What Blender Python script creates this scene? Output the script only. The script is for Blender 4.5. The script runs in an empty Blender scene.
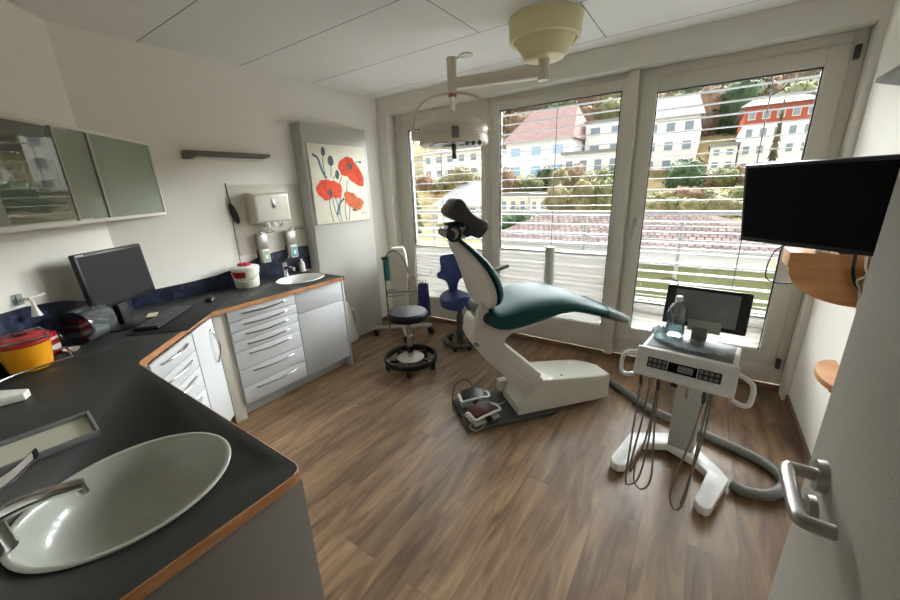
import bpy, bmesh, math, random
from mathutils import Vector, Matrix, noise
import mathutils
R = math.radians
PI = math.pi
sc = bpy.context.scene
COL = sc.collection
random.seed(7)

# ------------------------------------------------------------------ materials
def _new(name):
    m = bpy.data.materials.new(name); m.use_nodes = True
    nt = m.node_tree; nt.nodes.clear()
    out = nt.nodes.new('ShaderNodeOutputMaterial')
    return m, nt, out

def S(c):   # sRGB 0-255 -> linear
    def f(v):
        v /= 255.0
        return v / 12.92 if v <= 0.04045 else ((v + 0.055) / 1.055) ** 2.4
    return (f(c[0]), f(c[1]), f(c[2]), 1.0)

def mat(name, col, rough=0.5, metal=0.0, var=0.0, scale=8.0, bump=0.0, bscale=60.0, spec=0.5, trans=0.0, ior=1.45, coat=0.0, stretch=None, emit=None):
    m, nt, out = _new(name)
    p = nt.nodes.new('ShaderNodeBsdfPrincipled')
    nt.links.new(p.outputs[0], out.inputs[0])
    p.inputs['Roughness'].default_value = rough
    p.inputs['Metallic'].default_value = metal
    p.inputs['Specular IOR Level'].default_value = spec
    p.inputs['Transmission Weight'].default_value = trans
    p.inputs['IOR'].default_value = ior
    p.inputs['Coat Weight'].default_value = coat
    c = S(col)
    p.inputs['Base Color'].default_value = c
    tc = nt.nodes.new('ShaderNodeTexCoord')
    mp = nt.nodes.new('ShaderNodeMapping')
    nt.links.new(tc.outputs['Object'], mp.inputs[0])
    if stretch: mp.inputs['Scale'].default_value = stretch
    if var > 0:
        n = nt.nodes.new('ShaderNodeTexNoise'); n.inputs['Scale'].default_value = scale; n.inputs['Detail'].default_value = 4
        nt.links.new(mp.outputs[0], n.inputs['Vector'])
        r = nt.nodes.new('ShaderNodeValToRGB')
        r.color_ramp.elements[0].position = 0.3; r.color_ramp.elements[1].position = 0.7
        r.color_ramp.elements[0].color = tuple(v * (1 - var) for v in c[:3]) + (1,)
        r.color_ramp.elements[1].color = tuple(min(1, v * (1 + var)) for v in c[:3]) + (1,)
        nt.links.new(n.outputs['Fac'], r.inputs[0]); nt.links.new(r.outputs[0], p.inputs['Base Color'])
    if bump > 0:
        n = nt.nodes.new('ShaderNodeTexNoise'); n.inputs['Scale'].default_value = bscale; n.inputs['Detail'].default_value = 3
        nt.links.new(mp.outputs[0], n.inputs['Vector'])
        b = nt.nodes.new('ShaderNodeBump'); b.inputs['Strength'].default_value = bump; b.inputs['Distance'].default_value = 0.01
        nt.links.new(n.outputs['Fac'], b.inputs['Height']); nt.links.new(b.outputs[0], p.inputs['Normal'])
    return m

def foliage(name, c1, c2, scale=3.0):
    m, nt, out = _new(name)
    p = nt.nodes.new('ShaderNodeBsdfPrincipled'); nt.links.new(p.outputs[0], out.inputs[0])
    p.inputs['Roughness'].default_value = 0.8; p.inputs['Specular IOR Level'].default_value = 0.1
    tc = nt.nodes.new('ShaderNodeTexCoord')
    n = nt.nodes.new('ShaderNodeTexNoise'); n.inputs['Scale'].default_value = scale; n.inputs['Detail'].default_value = 6
    nt.links.new(tc.outputs['Object'], n.inputs['Vector'])
    r = nt.nodes.new('ShaderNodeValToRGB')
    r.color_ramp.elements[0].position = 0.35; r.color_ramp.elements[1].position = 0.65
    r.color_ramp.elements[0].color = S(c1); r.color_ramp.elements[1].color = S(c2)
    nt.links.new(n.outputs['Fac'], r.inputs[0]); nt.links.new(r.outputs[0], p.inputs['Base Color'])
    b = nt.nodes.new('ShaderNodeBump'); b.inputs['Strength'].default_value = 0.8; b.inputs['Distance'].default_value = 0.2
    nt.links.new(n.outputs['Fac'], b.inputs['Height']); nt.links.new(b.outputs[0], p.inputs['Normal'])
    return m

def mix_glass(name, tint, gloss=0.12, rough=0.02, haze=0.0, hazecol=(220, 225, 225)):
    """clear sheet: mostly transparent, some mirror reflection, optional haze"""
    m, nt, out = _new(name)
    t = nt.nodes.new('ShaderNodeBsdfTransparent'); t.inputs[0].default_value = S(tint)
    g = nt.nodes.new('ShaderNodeBsdfGlossy'); g.inputs['Roughness'].default_value = rough
    lw = nt.nodes.new('ShaderNodeLayerWeight'); lw.inputs['Blend'].default_value = 0.25
    ma = nt.nodes.new('ShaderNodeMath'); ma.operation = 'MULTIPLY_ADD'; ma.inputs[1].default_value = 0.6; ma.inputs[2].default_value = gloss
    nt.links.new(lw.outputs['Fresnel'], ma.inputs[0])
    mx = nt.nodes.new('ShaderNodeMixShader')
    nt.links.new(ma.outputs[0], mx.inputs[0]); nt.links.new(t.outputs[0], mx.inputs[1]); nt.links.new(g.outputs[0], mx.inputs[2])
    last = mx
    if haze > 0:
        d = nt.nodes.new('ShaderNodeBsdfDiffuse'); d.inputs[0].default_value = S(hazecol)
        m2 = nt.nodes.new('ShaderNodeMixShader'); m2.inputs[0].default_value = haze
        nt.links.new(last.outputs[0], m2.inputs[1]); nt.links.new(d.outputs[0], m2.inputs[2]); last = m2
    nt.links.new(last.outputs[0], out.inputs[0])
    return m

def translucent(name, col, tr=0.5, stripes=None):
    m, nt, out = _new(name)
    d = nt.nodes.new('ShaderNodeBsdfDiffuse'); d.inputs[0].default_value = S(col)
    t = nt.nodes.new('ShaderNodeBsdfTranslucent'); t.inputs[0].default_value = S(col)
    mx = nt.nodes.new('ShaderNodeMixShader'); mx.inputs[0].default_value = tr
    nt.links.new(d.outputs[0], mx.inputs[1]); nt.links.new(t.outputs[0], mx.inputs[2]); nt.links.new(mx.outputs[0], out.inputs[0])
    return m

def floor_mat():
    m, nt, out = _new('oak_plank_floor'); N = nt.nodes; L = nt.links
    p = N.new('ShaderNodeBsdfPrincipled'); L.new(p.outputs[0], out.inputs[0])
    tc = N.new('ShaderNodeTexCoord')
    mp = N.new('ShaderNodeMapping'); mp.inputs['Rotation'].default_value = (0, 0, R(90)); mp.inputs['Location'].default_value = (0.3, 0.05, 0)
    L.new(tc.outputs['Object'], mp.inputs[0])
    br = N.new('ShaderNodeTexBrick')
    br.inputs['Scale'].default_value = 1.0; br.inputs['Brick Width'].default_value = 1.25; br.inputs['Row Height'].default_value = 0.185
    br.inputs['Mortar Size'].default_value = 0.0012; br.inputs['Mortar Smooth'].default_value = 0.2; br.offset = 0.37; br.inputs['Bias'].default_value = 0
    br.inputs['Color1'].default_value = (0, 0, 0, 1); br.inputs['Color2'].default_value = (1, 1, 1, 1); br.inputs['Mortar'].default_value = (0.5, 0.5, 0.5, 1)
    L.new(mp.outputs[0], br.inputs['Vector'])
    # per-plank offset so that the grain differs between planks
    sep = N.new('ShaderNodeVectorMath'); sep.operation = 'MULTIPLY_ADD'
    cmb = N.new('ShaderNodeCombineXYZ'); L.new(br.outputs['Color'], cmb.inputs[0]); L.new(br.outputs['Color'], cmb.inputs[1]); L.new(br.outputs['Color'], cmb.inputs[2])
    sep.inputs[1].default_value = (37, 13, 5)
    L.new(cmb.outputs[0], sep.inputs[0]); L.new(tc.outputs['Object'], sep.inputs[2])
    m2 = N.new('ShaderNodeMapping'); m2.inputs['Scale'].default_value = (15, 2.2, 1); L.new(sep.outputs[0], m2.inputs[0])
    n1 = N.new('ShaderNodeTexNoise'); n1.inputs['Scale'].default_value = 1.0; n1.inputs['Detail'].default_value = 8; n1.inputs['Roughness'].default_value = 0.62; n1.inputs['Distortion'].default_value = 0.7
    L.new(m2.outputs[0], n1.inputs['Vector'])
    ra = N.new('ShaderNodeValToRGB'); e = ra.color_ramp.elements
    e[0].position = 0.27; e[0].color = S((76, 58, 42)); e[1].position = 0.74; e[1].color = S((164, 136, 104))
    mid = ra.color_ramp.elements.new(0.5); mid.color = S((128, 102, 76))
    L.new(n1.outputs['Fac'], ra.inputs[0])
    m3 = N.new('ShaderNodeMapping'); m3.inputs['Scale'].default_value = (7, 1.3, 1); L.new(sep.outputs[0], m3.inputs[0])
    n2 = N.new('ShaderNodeTexNoise'); n2.inputs['Scale'].default_value = 1.0; n2.inputs['Detail'].default_value = 3; L.new(m3.outputs[0], n2.inputs['Vector'])
    hs = N.new('ShaderNodeHueSaturation')
    mr = N.new('ShaderNodeMapRange'); mr.inputs['From Min'].default_value = 0.3; mr.inputs['From Max'].default_value = 0.7; mr.inputs['To Min'].default_value = 0.7; mr.inputs['To Max'].default_value = 1.22
    L.new(n2.outputs['Fac'], mr.inputs[0]); L.new(mr.outputs[0], hs.inputs['Value'])
    pv = N.new('ShaderNodeMapRange'); pv.inputs['To Min'].default_value = 0.86; pv.inputs['To Max'].default_value = 1.12
    L.new(br.outputs['Color'], pv.inputs[0])
    mu = N.new('ShaderNodeMix'); mu.data_type = 'RGBA'; mu.blend_type = 'MULTIPLY'; mu.inputs['Factor'].default_value = 1
    L.new(ra.outputs[0], mu.inputs['A']); cb = N.new('ShaderNodeCombineColor')
    for i in range(3): L.new(pv.outputs[0], cb.inputs[i])
    L.new(cb.outputs[0], mu.inputs['B']); L.new(mu.outputs['Result'], hs.inputs['Color'])
    jo = N.new('ShaderNodeMix'); jo.data_type = 'RGBA'; L.new(br.outputs['Fac'], jo.inputs['Factor'])
    L.new(hs.outputs[0], jo.inputs['A']); jo.inputs['B'].default_value = S((92, 72, 54)); L.new(jo.outputs['Result'], p.inputs['Base Color'])
    p.inputs['Roughness'].default_value = 0.42; p.inputs['Specular IOR Level'].default_value = 0.4
    b = N.new('ShaderNodeBump'); b.inputs['Strength'].default_value = 0.12; b.inputs['Distance'].default_value = 0.004
    L.new(n1.outputs['Fac'], b.inputs['Height']); L.new(b.outputs[0], p.inputs['Normal'])
    return m

CLX = 0.705 + 2.5 * 5
def ceiling_mat():
    m, nt, out = _new('ceiling_tiles'); N = nt.nodes; L = nt.links
    p = N.new('ShaderNodeBsdfPrincipled'); L.new(p.outputs[0], out.inputs[0]); p.inputs['Roughness'].default_value = 0.9; p.inputs['Specular IOR Level'].default_value = 0.1
    tc = N.new('ShaderNodeTexCoord'); mp = N.new('ShaderNodeMapping')
    mp.inputs['Location'].default_value = (CLX, -1.106 + 0.625 * 9, 0)
    L.new(tc.outputs['Object'], mp.inputs[0])
    br = N.new('ShaderNodeTexBrick'); br.offset = 0.25; br.inputs['Scale'].default_value = 1
    br.inputs['Brick Width'].default_value = 2.5; br.inputs['Row Height'].default_value = 0.625; br.inputs['Mortar Size'].default_value = 0.0035; br.inputs['Mortar Smooth'].default_value = 0.4
    br.inputs['Color1'].default_value = S((241, 240, 237)); br.inputs['Color2'].default_value = S((237, 236, 233)); br.inputs['Mortar'].default_value = S((120, 117, 112))
    L.new(mp.outputs[0], br.inputs['Vector']); L.new(br.outputs['Color'], p.inputs['Base Color'])
    b = N.new('ShaderNodeBump'); b.inputs['Strength'].default_value = 0.5; b.inputs['Distance'].default_value = 0.004; b.invert = True
    L.new(br.outputs['Fac'], b.inputs['Height']); L.new(b.outputs[0], p.inputs['Normal'])
    return m

def marble_mat():
    m, nt, out = _new('blue_marble'); N = nt.nodes; L = nt.links
    p = N.new('ShaderNodeBsdfPrincipled'); L.new(p.outputs[0], out.inputs[0]); p.inputs['Roughness'].default_value = 0.35
    tc = N.new('ShaderNodeTexCoord')
    n = N.new('ShaderNodeTexNoise'); n.inputs['Scale'].default_value = 16; n.inputs['Detail'].default_value = 8; n.inputs['Distortion'].default_value = 1.2
    L.new(tc.outputs['Object'], n.inputs['Vector'])
    r = N.new('ShaderNodeValToRGB'); e = r.color_ramp.elements
    e[0].position = 0.35; e[0].color = S((12, 17, 32)); e[1].position = 0.72; e[1].color = S((62, 74, 100))
    k = r.color_ramp.elements.new(0.52); k.color = S((24, 33, 58))
    L.new(n.outputs['Fac'], r.inputs[0]); L.new(r.outputs[0], p.inputs['Base Color'])
    return m

def rooftile_mat():
    m, nt, out = _new('weathered_roof_tiles'); N = nt.nodes; L = nt.links
    p = N.new('ShaderNodeBsdfPrincipled'); L.new(p.outputs[0], out.inputs[0]); p.inputs['Roughness'].default_value = 0.95; p.inputs['Specular IOR Level'].default_value = 0
    tc = N.new('ShaderNodeTexCoord')
    br = N.new('ShaderNodeTexBrick'); br.inputs['Scale'].default_value = 1; br.inputs['Brick Width'].default_value = 0.16; br.inputs['Row Height'].default_value = 0.2
    br.inputs['Mortar Size'].default_value = 0.016; br.inputs['Color1'].default_value = S((84, 76, 74)); br.inputs['Color2'].default_value = S((104, 94, 92)); br.inputs['Mortar'].default_value = S((58, 46, 45))
    L.new(tc.outputs['Object'], br.inputs['Vector'])
    n = N.new('ShaderNodeTexNoise'); n.inputs['Scale'].default_value = 2.5; n.inputs['Detail'].default_value = 6; L.new(tc.outputs['Object'], n.inputs['Vector'])
    mx = N.new('ShaderNodeMix'); mx.data_type = 'RGBA'; mx.blend_type = 'OVERLAY'; mx.inputs['Factor'].default_value = 0.5
    L.new(br.outputs['Color'], mx.inputs['A']); L.new(n.outputs['Fac'], mx.inputs['B']); L.new(mx.outputs['Result'], p.inputs['Base Color'])
    return m

def hill_mat():
    m, nt, out = _new('autumn_hillside'); N = nt.nodes; L = nt.links
    p = N.new('ShaderNodeBsdfPrincipled'); L.new(p.outputs[0], out.inputs[0]); p.inputs['Roughness'].default_value = 0.95; p.inputs['Specular IOR Level'].default_value = 0.05
    tc = N.new('ShaderNodeTexCoord')
    n = N.new('ShaderNodeTexNoise'); n.inputs['Scale'].default_value = 0.22; n.inputs['Detail'].default_value = 9; n.inputs['Roughness'].default_value = 0.7
    L.new(tc.outputs['Object'], n.inputs['Vector'])
    r = N.new('ShaderNodeValToRGB'); e = r.color_ramp.elements
    e[0].position = 0.33; e[0].color = S((78, 70, 54)); e[1].position = 0.68; e[1].color = S((152, 136, 110))
    for pos, c in ((0.43, (100, 94, 62)), (0.5, (132, 112, 86)), (0.57, (132, 122, 76))):
        q = r.color_ramp.elements.new(pos); q.color = S(c)
    L.new(n.outputs['Fac'], r.inputs[0]); L.new(r.outputs[0], p.inputs['Base Color'])
    return m

def wood_mat(name, c1, c2, stretch=(3, 3, 40)):
    m, nt, out = _new(name); N = nt.nodes; L = nt.links
    p = N.new('ShaderNodeBsdfPrincipled'); L.new(p.outputs[0], out.inputs[0]); p.inputs['Roughness'].default_value = 0.45
    tc = N.new('ShaderNodeTexCoord'); mp = N.new('ShaderNodeMapping'); mp.inputs['Scale'].default_value = stretch; L.new(tc.outputs['Object'], mp.inputs[0])
    n = N.new('ShaderNodeTexNoise'); n.inputs['Scale'].default_value = 1.0; n.inputs['Detail'].default_value = 6; L.new(mp.outputs[0], n.inputs['Vector'])
    r = N.new('ShaderNodeValToRGB'); e = r.color_ramp.elements
    e[0].position = 0.3; e[0].color = S(c1); e[1].position = 0.7; e[1].color = S(c2)
    L.new(n.outputs['Fac'], r.inputs[0]); L.new(r.outputs[0], p.inputs['Base Color'])
    return m

def ribbed_mat(name, col, scale, axis='Z'):
    m, nt, out = _new(name); N = nt.nodes; L = nt.links
    p = N.new('ShaderNodeBsdfPrincipled'); L.new(p.outputs[0], out.inputs[0]); p.inputs['Base Color'].default_value = S(col); p.inputs['Roughness'].default_value = 0.5
    return m

M = {}
M['wall'] = mat('painted_woodchip_wall', (240, 236, 228), 0.9, bump=0.14, bscale=170, spec=0.1)
M['trimwhite'] = mat('white_window_paint', (220, 217, 208), 0.55, spec=0.3)
M['upvc'] = mat('white_window_frame', (206, 202, 190), 0.42)
M['gasket'] = mat('black_gasket', (32, 32, 34), 0.6)
M['floor'] = floor_mat(); M['ceiling'] = ceiling_mat()
M['base'] = wood_mat('brown_skirting', (96, 76, 56), (132, 106, 80), (3, 3, 30))
M['worktop'] = mat('anthracite_laminate', (46, 48, 45), 0.5, var=0.12, scale=90, bump=0.06, bscale=300)
M['edging'] = wood_mat('beech_edging', (140, 92, 54), (172, 122, 80), (14, 14, 40))
M['beech'] = wood_mat('beech_shelf_wood', (180, 122, 72), (206, 150, 98), (6, 6, 26))
M['cab'] = mat('white_cabinet_front', (186, 187, 187), 0.4, var=0.03, scale=200)
M['carc'] = mat('grey_white_carcass', (190, 190, 186), 0.5)
M['panel_side'] = mat('taupe_end_panel', (112, 106, 97), 0.6, var=0.04, scale=150)
M['filler'] = mat('cream_filler', (206, 200, 188), 0.5)
M['gap'] = mat('dark_shadow_gap', (42, 40, 38), 0.7)
M['chrome'] = mat('chrome', (205, 205, 205), 0.14, 1.0)
M['satin'] = mat('satin_metal_disc', (190, 188, 182), 0.45, 0.6)
M['steel'] = mat('brushed_steel', (178, 176, 172), 0.32, 1.0, bump=0.02, bscale=200)
M['ceramic'] = mat('white_ceramic', (226, 226, 220), 0.18, coat=0.3)
M['ceramicgrey'] = mat('pale_grey_ceramic', (166, 168, 158), 0.3, coat=0.3)
M['marble'] = marble_mat()
M['black'] = mat('black_plastic', (20, 20, 21), 0.4)
M['blackmat'] = mat('black_rubber', (27, 27, 28), 0.75, bump=0.1, bscale=200)
M['screen'] = mat('black_screen', (5, 5, 5), 0.6, spec=0.1)
M['screengrey'] = mat('dark_grey_screen', (26, 28, 28), 0.34, spec=0.3)
M['film'] = mat('grey_screen_film', (120, 124, 122), 0.35)
M['white'] = mat('white_plastic', (226, 225, 218), 0.35)
M['offwhite'] = mat('warm_white_plastic', (212, 207, 194), 0.35)
M['cartwhite'] = mat('white_enamel', (206, 207, 204), 0.3)
M['marblewhite'] = mat('glossy_white_base', (232, 233, 232), 0.18, var=0.05, scale=9)
M['ivory'] = mat('ivory_plastic', (214, 203, 160), 0.4)
M['lampwhite'] = mat('lamp_cream_enamel', (205, 198, 180), 0.4)
M['collar'] = mat('faded_red_ring', (150, 104, 92), 0.5)
M['clearrod'] = mat('white_rod', (245, 245, 240), 0.25)
M['chairwhite'] = mat('chair_warm_white', (196, 191, 181), 0.4)
M['boxwhite'] = mat('chair_base_white', (204, 202, 188), 0.35)
M['green'] = mat('dark_green_vinyl', (14, 66, 64), 0.56, spec=0.25, bump=0.05, bscale=150)
M['dgrey'] = mat('dark_grey_plastic', (70, 71, 70), 0.55)
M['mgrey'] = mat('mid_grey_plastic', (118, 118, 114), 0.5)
M['lgrey'] = mat('light_grey_plastic', (170, 170, 164), 0.45)
M['greyfoam'] = mat('charcoal_cushion', (52, 50, 48), 0.6, bump=0.1, bscale=120)
M['blackvinyl'] = mat('black_vinyl', (22, 22, 24), 0.55, spec=0.3, bump=0.08, bscale=160)
M['bluevinyl'] = mat('navy_vinyl', (30, 50, 104), 0.5, bump=0.06, bscale=120)
M['bag'] = mat('purple_blue_fabric', (48, 44, 92), 0.8, bump=0.3, bscale=40)
M['teal'] = mat('teal_plastic', (40, 140, 136), 0.45)
M['beige'] = mat('beige_plastic', (202, 197, 182), 0.5)
M['yellow'] = mat('yellow_plastic', (236, 160, 22), 0.4)
M['red'] = mat('dark_red_plastic', (170, 28, 34), 0.35)
M['pinkred'] = mat('crimson_plastic', (196, 34, 78), 0.4)
M['translucentwhite'] = mat('milky_plastic', (214, 212, 196), 0.35, spec=0.5)
M['silverpanel'] = mat('silver_grey_panel', (186, 184, 179), 0.38, spec=0.4)
M['canvas'] = mat('painted_canvas', (232, 226, 208), 0.85, var=0.04, scale=10, bump=0.1, bscale=300)
M['poppy'] = mat('poppy_red_paint', (216, 74, 44), 0.8, var=0.22, scale=22)
M['poppy2'] = mat('poppy_orange_paint', (206, 104, 62), 0.8, var=0.22, scale=22)
M['stem'] = mat('grey_blue_stem_paint', (84, 118, 126), 0.85, var=0.2, scale=30)
M['bud'] = mat('grey_green_bud_paint', (86, 100, 98), 0.85, var=0.25, scale=40)
M['pod'] = mat('poppy_centre_paint', (96, 88, 84), 0.85, var=0.3, scale=40)
M['shelfgrey'] = mat('graphite_metal', (92, 86, 80), 0.45)
M['labelgreen'] = mat('green_label', (150, 178, 160), 0.5)
M['labelblue'] = mat('blue_label', (90, 150, 176), 0.5)
M['labelwhite'] = mat('white_label', (225, 228, 226), 0.5)
M['tissue'] = mat('white_paper', (232, 232, 228), 0.8)
M['pinkbottle'] = mat('pale_pink_plastic', (224, 206, 200), 0.4)
M['tablet'] = mat('pale_tray_liner', (186, 184, 168), 0.5)
M['traygrey'] = mat('grey_tray', (120, 123, 122), 0.55, spec=0.3)
M['hose'] = mat('grey_hose', (124, 126, 122), 0.5)
M['cable'] = mat('taupe_tubing', (120, 114, 104), 0.45)
M['keywhite'] = mat('pale_paper', (222, 216, 180), 0.7)
M['darkred'] = mat('dark_red_rubber', (76, 20, 26), 0.5)
M['doorgrey'] = mat('grey_door_paint', (140, 135, 125), 0.6, bump=0.12, bscale=240)
M['slat'] = mat('silver_slat', (150, 150, 151), 0.8, spec=0.0)
M['pleat'] = translucent('white_pleated_fabric', (206, 203, 198), 0.2)
M['pane'] = mix_glass('window_pane', (246, 249, 247), 0.02, 0.0)
M['cabglass'] = mix_glass('green_tinted_glass', (120, 134, 120), 0.24, 0.01, 0.26, (168, 176, 160))
M['cabglass2'] = mix_glass('green_frosted_glass', (120, 134, 120), 0.10, 0.06, 0.62, (188, 196, 178))
M['clear'] = mix_glass('clear_plastic', (226, 233, 235), 0.12, 0.04, 0.05)
M['smoke'] = mix_glass('smoky_plastic', (90, 98, 108), 0.14, 0.08, 0.35, (52, 60, 72))
M['foil'] = mix_glass('clear_film', (222, 236, 236), 0.16, 0.12, 0.18, (190, 206, 206))
M['bluefoil'] = mix_glass('pale_blue_film', (206, 226, 232), 0.04, 0.35, 0.5, (196, 208, 212))
M['water'] = mix_glass('bottle_water', (206, 220, 226), 0.03, 0.1, 0.12, (170, 186, 194))
M['hc'] = mat('cabinet_cream', (228, 224, 213), 0.7)
M['hwhite'] = mat('white_render', (226, 224, 218), 0.9, spec=0.0)
M['hgrey'] = mat('house_window', (122, 134, 142), 0.3)
M['hred'] = mat('red_painted_wall', (158, 86, 72), 0.85, spec=0.0)
M['hpink'] = mat('pink_roof_tiles', (132, 110, 106), 0.9, spec=0.0, var=0.15, scale=2)
M['hblue'] = mat('blue_house_window', (150, 178, 200), 0.4)
M['rooftile'] = rooftile_mat(); M['hill'] = hill_mat()
M['rgrey'] = mat('pale_grey_roof', (132, 130, 128), 0.9, spec=0.0, var=0.1, scale=1.5)
M['lawn'] = mat('meadow_green', (50, 50, 33), 0.95, spec=0.0, var=0.2, scale=1.2)
M['concrete'] = mat('balcony_concrete', (200, 198, 192), 0.9, var=0.1, scale=3)
M['railing'] = mat('galvanised_railing', (112, 112, 111), 0.5, 0.3)
M['crane'] = mat('orange_paint', (196, 110, 60), 0.6)
M['conifer'] = foliage('conifer_green', (66, 76, 46), (124, 130, 84), 2.5)
M['conifer2'] = foliage('conifer_brown_green', (74, 74, 56), (128, 120, 94), 3)
M['bushgreen'] = foliage('dark_bush', (44, 60, 42), (82, 100, 70), 3)
M['autumn1'] = foliage('yellow_leaves', (86, 82, 58), (134, 126, 92), 2.6)
M['autumn2'] = foliage('brown_leaves', (90, 72, 58), (138, 114, 94), 2.6)
M['autumn3'] = foliage('olive_leaves', (74, 78, 54), (122, 122, 84), 2.6)
M['trunk'] = mat('tree_bark', (88, 74, 60), 0.9)

# ------------------------------------------------------------------ building helpers
MW = {}
def props(o, label=None, cat=None, group=None, kind=None):
    if label: o['label'] = label
    if cat: o['category'] = cat
    if group: o['group'] = group
    if kind: o['kind'] = kind
    return o

def thing(name, label, cat, loc=(0, 0, 0), rz=0.0, group=None):
    o = bpy.data.objects.new(name, None); COL.objects.link(o)
    o.empty_display_size = 0.05
    o.location = loc; o.rotation_euler = (0, 0, rz)
    MW[o.name] = Matrix.Translation(loc) @ Matrix.Rotation(rz, 4, 'Z')
    return props(o, label, cat, group)

def fr(loc, rz=0, rx=0, ry=0):
    return Matrix.Translation(loc) @ Matrix.Rotation(rz, 4, 'Z') @ Matrix.Rotation(ry, 4, 'Y') @ Matrix.Rotation(rx, 4, 'X')

def catmull(pts, n=8, closed=False):
    P = [Vector(p) for p in pts]; out = []
    k = len(P)
    rng = range(k) if closed else range(k - 1)
    for i in rng:
        if closed: a, b, c, d = P[i - 1], P[i], P[(i + 1) % k], P[(i + 2) % k]
        else: a, b, c, d = P[max(i - 1, 0)], P[i], P[i + 1], P[min(i + 2, k - 1)]
        for j in range(n):
            t = j / n
            out.append(0.5 * ((2 * b) + (c - a) * t + (2 * a - 5 * b + 4 * c - d) * t * t + (3 * b - a - 3 * c + d) * t ** 3))
    if not closed: out.append(P[-1])
    return out

class MB:
    def __init__(s): s.bm = bmesh.new()
    def _fin(s, verts, m):
        if m is not None: bmesh.ops.transform(s.bm, matrix=m, verts=verts)
    def box(s, x0, x1, y0, y1, z0, z1, bev=0.0, seg=2, m=None):
        b = bmesh.new()
        bmesh.ops.create_cube(b, size=1)
        for v in b.verts:
            v.co = Vector((x0 + (v.co.x + .5) * (x1 - x0), y0 + (v.co.y + .5) * (y1 - y0), z0 + (v.co.z + .5) * (z1 - z0)))
        if bev > 0: bmesh.ops.bevel(b, geom=list(b.edges), offset=bev, segments=seg, profile=0.5, affect='EDGES')
        return s._merge(b, m)
    def _merge(s, b, m=None):
        if m is not None: bmesh.ops.transform(b, matrix=m, verts=list(b.verts))
        mp = {}
        for v in b.verts: mp[v] = s.bm.verts.new(v.co)
        for f in b.faces:
            try: s.bm.faces.new([mp[v] for v in f.verts])
            except ValueError: pass
        b.free(); return s
    def cyl(s, p0, p1, r0, r1=None, seg=20, caps=True):
        p0 = Vector(p0); p1 = Vector(p1); r1 = r0 if r1 is None else r1
        d = (p1 - p0); L = d.length
        q = d.to_track_quat('Z', 'Y').to_matrix().to_4x4()
        b = bmesh.new()
        bmesh.ops.create_cone(b, cap_ends=caps, segments=seg, radius1=max(r0, 1e-5), radius2=max(r1, 1e-5), depth=L)
        return s._merge(b, Matrix.Translation((p0 + p1) / 2) @ q)
    def lathe(s, prof, seg=32, m=None, sx=1.0, sy=1.0):
        b = bmesh.new(); rings = []
        for r, z in prof:
            if r <= 1e-6: rings.append([b.verts.new((0, 0, z))])
            else: rings.append([b.verts.new((r * sx * math.cos(2 * PI * i / seg), r * sy * math.sin(2 * PI * i / seg), z)) for i in range(seg)])
        for A, B in zip(rings, rings[1:]):
            for i in range(seg):
                j = (i + 1) % seg
                if len(A) == 1 and len(B) == 1: continue
                if len(A) == 1: b.faces.new((A[0], B[i], B[j]))
                elif len(B) == 1: b.faces.new((A[i], A[j], B[0]))
                else: b.faces.new((A[i], A[j], B[j], B[i]))
        bmesh.ops.recalc_face_normals(b, faces=list(b.faces))
        return s._merge(b, m)
    def loft(s, rings, cap=True, closed_path=False, m=None):
        b = bmesh.new(); RR = [[b.verts.new(p) for p in r] for r in rings]
        pairs = list(zip(RR, RR[1:]))
        if closed_path: pairs.append((RR[-1], RR[0]))
        for A, B in pairs:
            n = len(A)
            for i in range(n):
                j = (i + 1) % n
                try: b.faces.new((A[i], A[j], B[j], B[i]))
                except ValueError: pass
        if cap and not closed_path:
            for A in (RR[0], RR[-1]):
                try: b.faces.new(A)
                except ValueError: pass
        bmesh.ops.recalc_face_normals(b, faces=list(b.faces))
        return s._merge(b, m)
    def tube(s, pts, r, seg=10, closed=False, m=None, rz=None):
        P = [Vector(p) for p in pts]; n = len(P); rings = []
        rr = r if isinstance(r, (list, tuple)) else [r] * n
        def tan(i):
            if closed: return (P[(i + 1) % n] - P[i - 1]).normalized()
            return (P[min(i + 1, n - 1)] - P[max(i - 1, 0)]).normalized()
        t0 = tan(0); up = Vector((0, 0, 1)) if abs(t0.z) < .9 else Vector((1, 0, 0))
        nrm = (up - t0 * up.dot(t0)).normalized()
        for i in range(n):
            t = tan(i); nrm = (nrm - t * nrm.dot(t))
            if nrm.length < 1e-6: nrm = t.orthogonal()
            nrm.normalize(); bn = t.cross(nrm)
            rings.append([P[i] + rr[i] * (math.cos(2 * PI * k / seg) * nrm + math.sin(2 * PI * k / seg) * bn) for k in range(seg)])
        return s.loft(rings, True, closed, m)
    def prism(s, poly, z0, z1, m=None, bev=0.0, seg=2):
        b = bmesh.new()
        A = [b.verts.new((p[0], p[1], z0)) for p in poly]; B = [b.verts.new((p[0], p[1], z1)) for p in poly]
        b.faces.new(A[::-1]); b.faces.new(B); n = len(A)
        for i in range(n):
            j = (i + 1) % n; b.faces.new((A[i], A[j], B[j], B[i]))
        bmesh.ops.recalc_face_normals(b, faces=list(b.faces))
        if bev > 0: bmesh.ops.bevel(b, geom=list(b.edges), offset=bev, segments=seg, profile=0.5, affect='EDGES')
        return s._merge(b, m)
    def ell(s, c, r, seg=20, rings=12, m=None):
        b = bmesh.new(); bmesh.ops.create_uvsphere(b, u_segments=seg, v_segments=rings, radius=1)
        bmesh.ops.transform(b, matrix=Matrix.Translation(c) @ Matrix.Diagonal((r[0], r[1], r[2], 1)), verts=list(b.verts))
        return s._merge(b, m)
    def torus(s, c, R0, r, seg=36, rs=10, m=None, sx=1, sy=1):
        P = [(c[0] + R0 * sx * math.cos(2 * PI * i / seg), c[1] + R0 * sy * math.sin(2 * PI * i / seg), c[2]) for i in range(seg)]
        return s.tube(P, r, rs, True, m)
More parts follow.
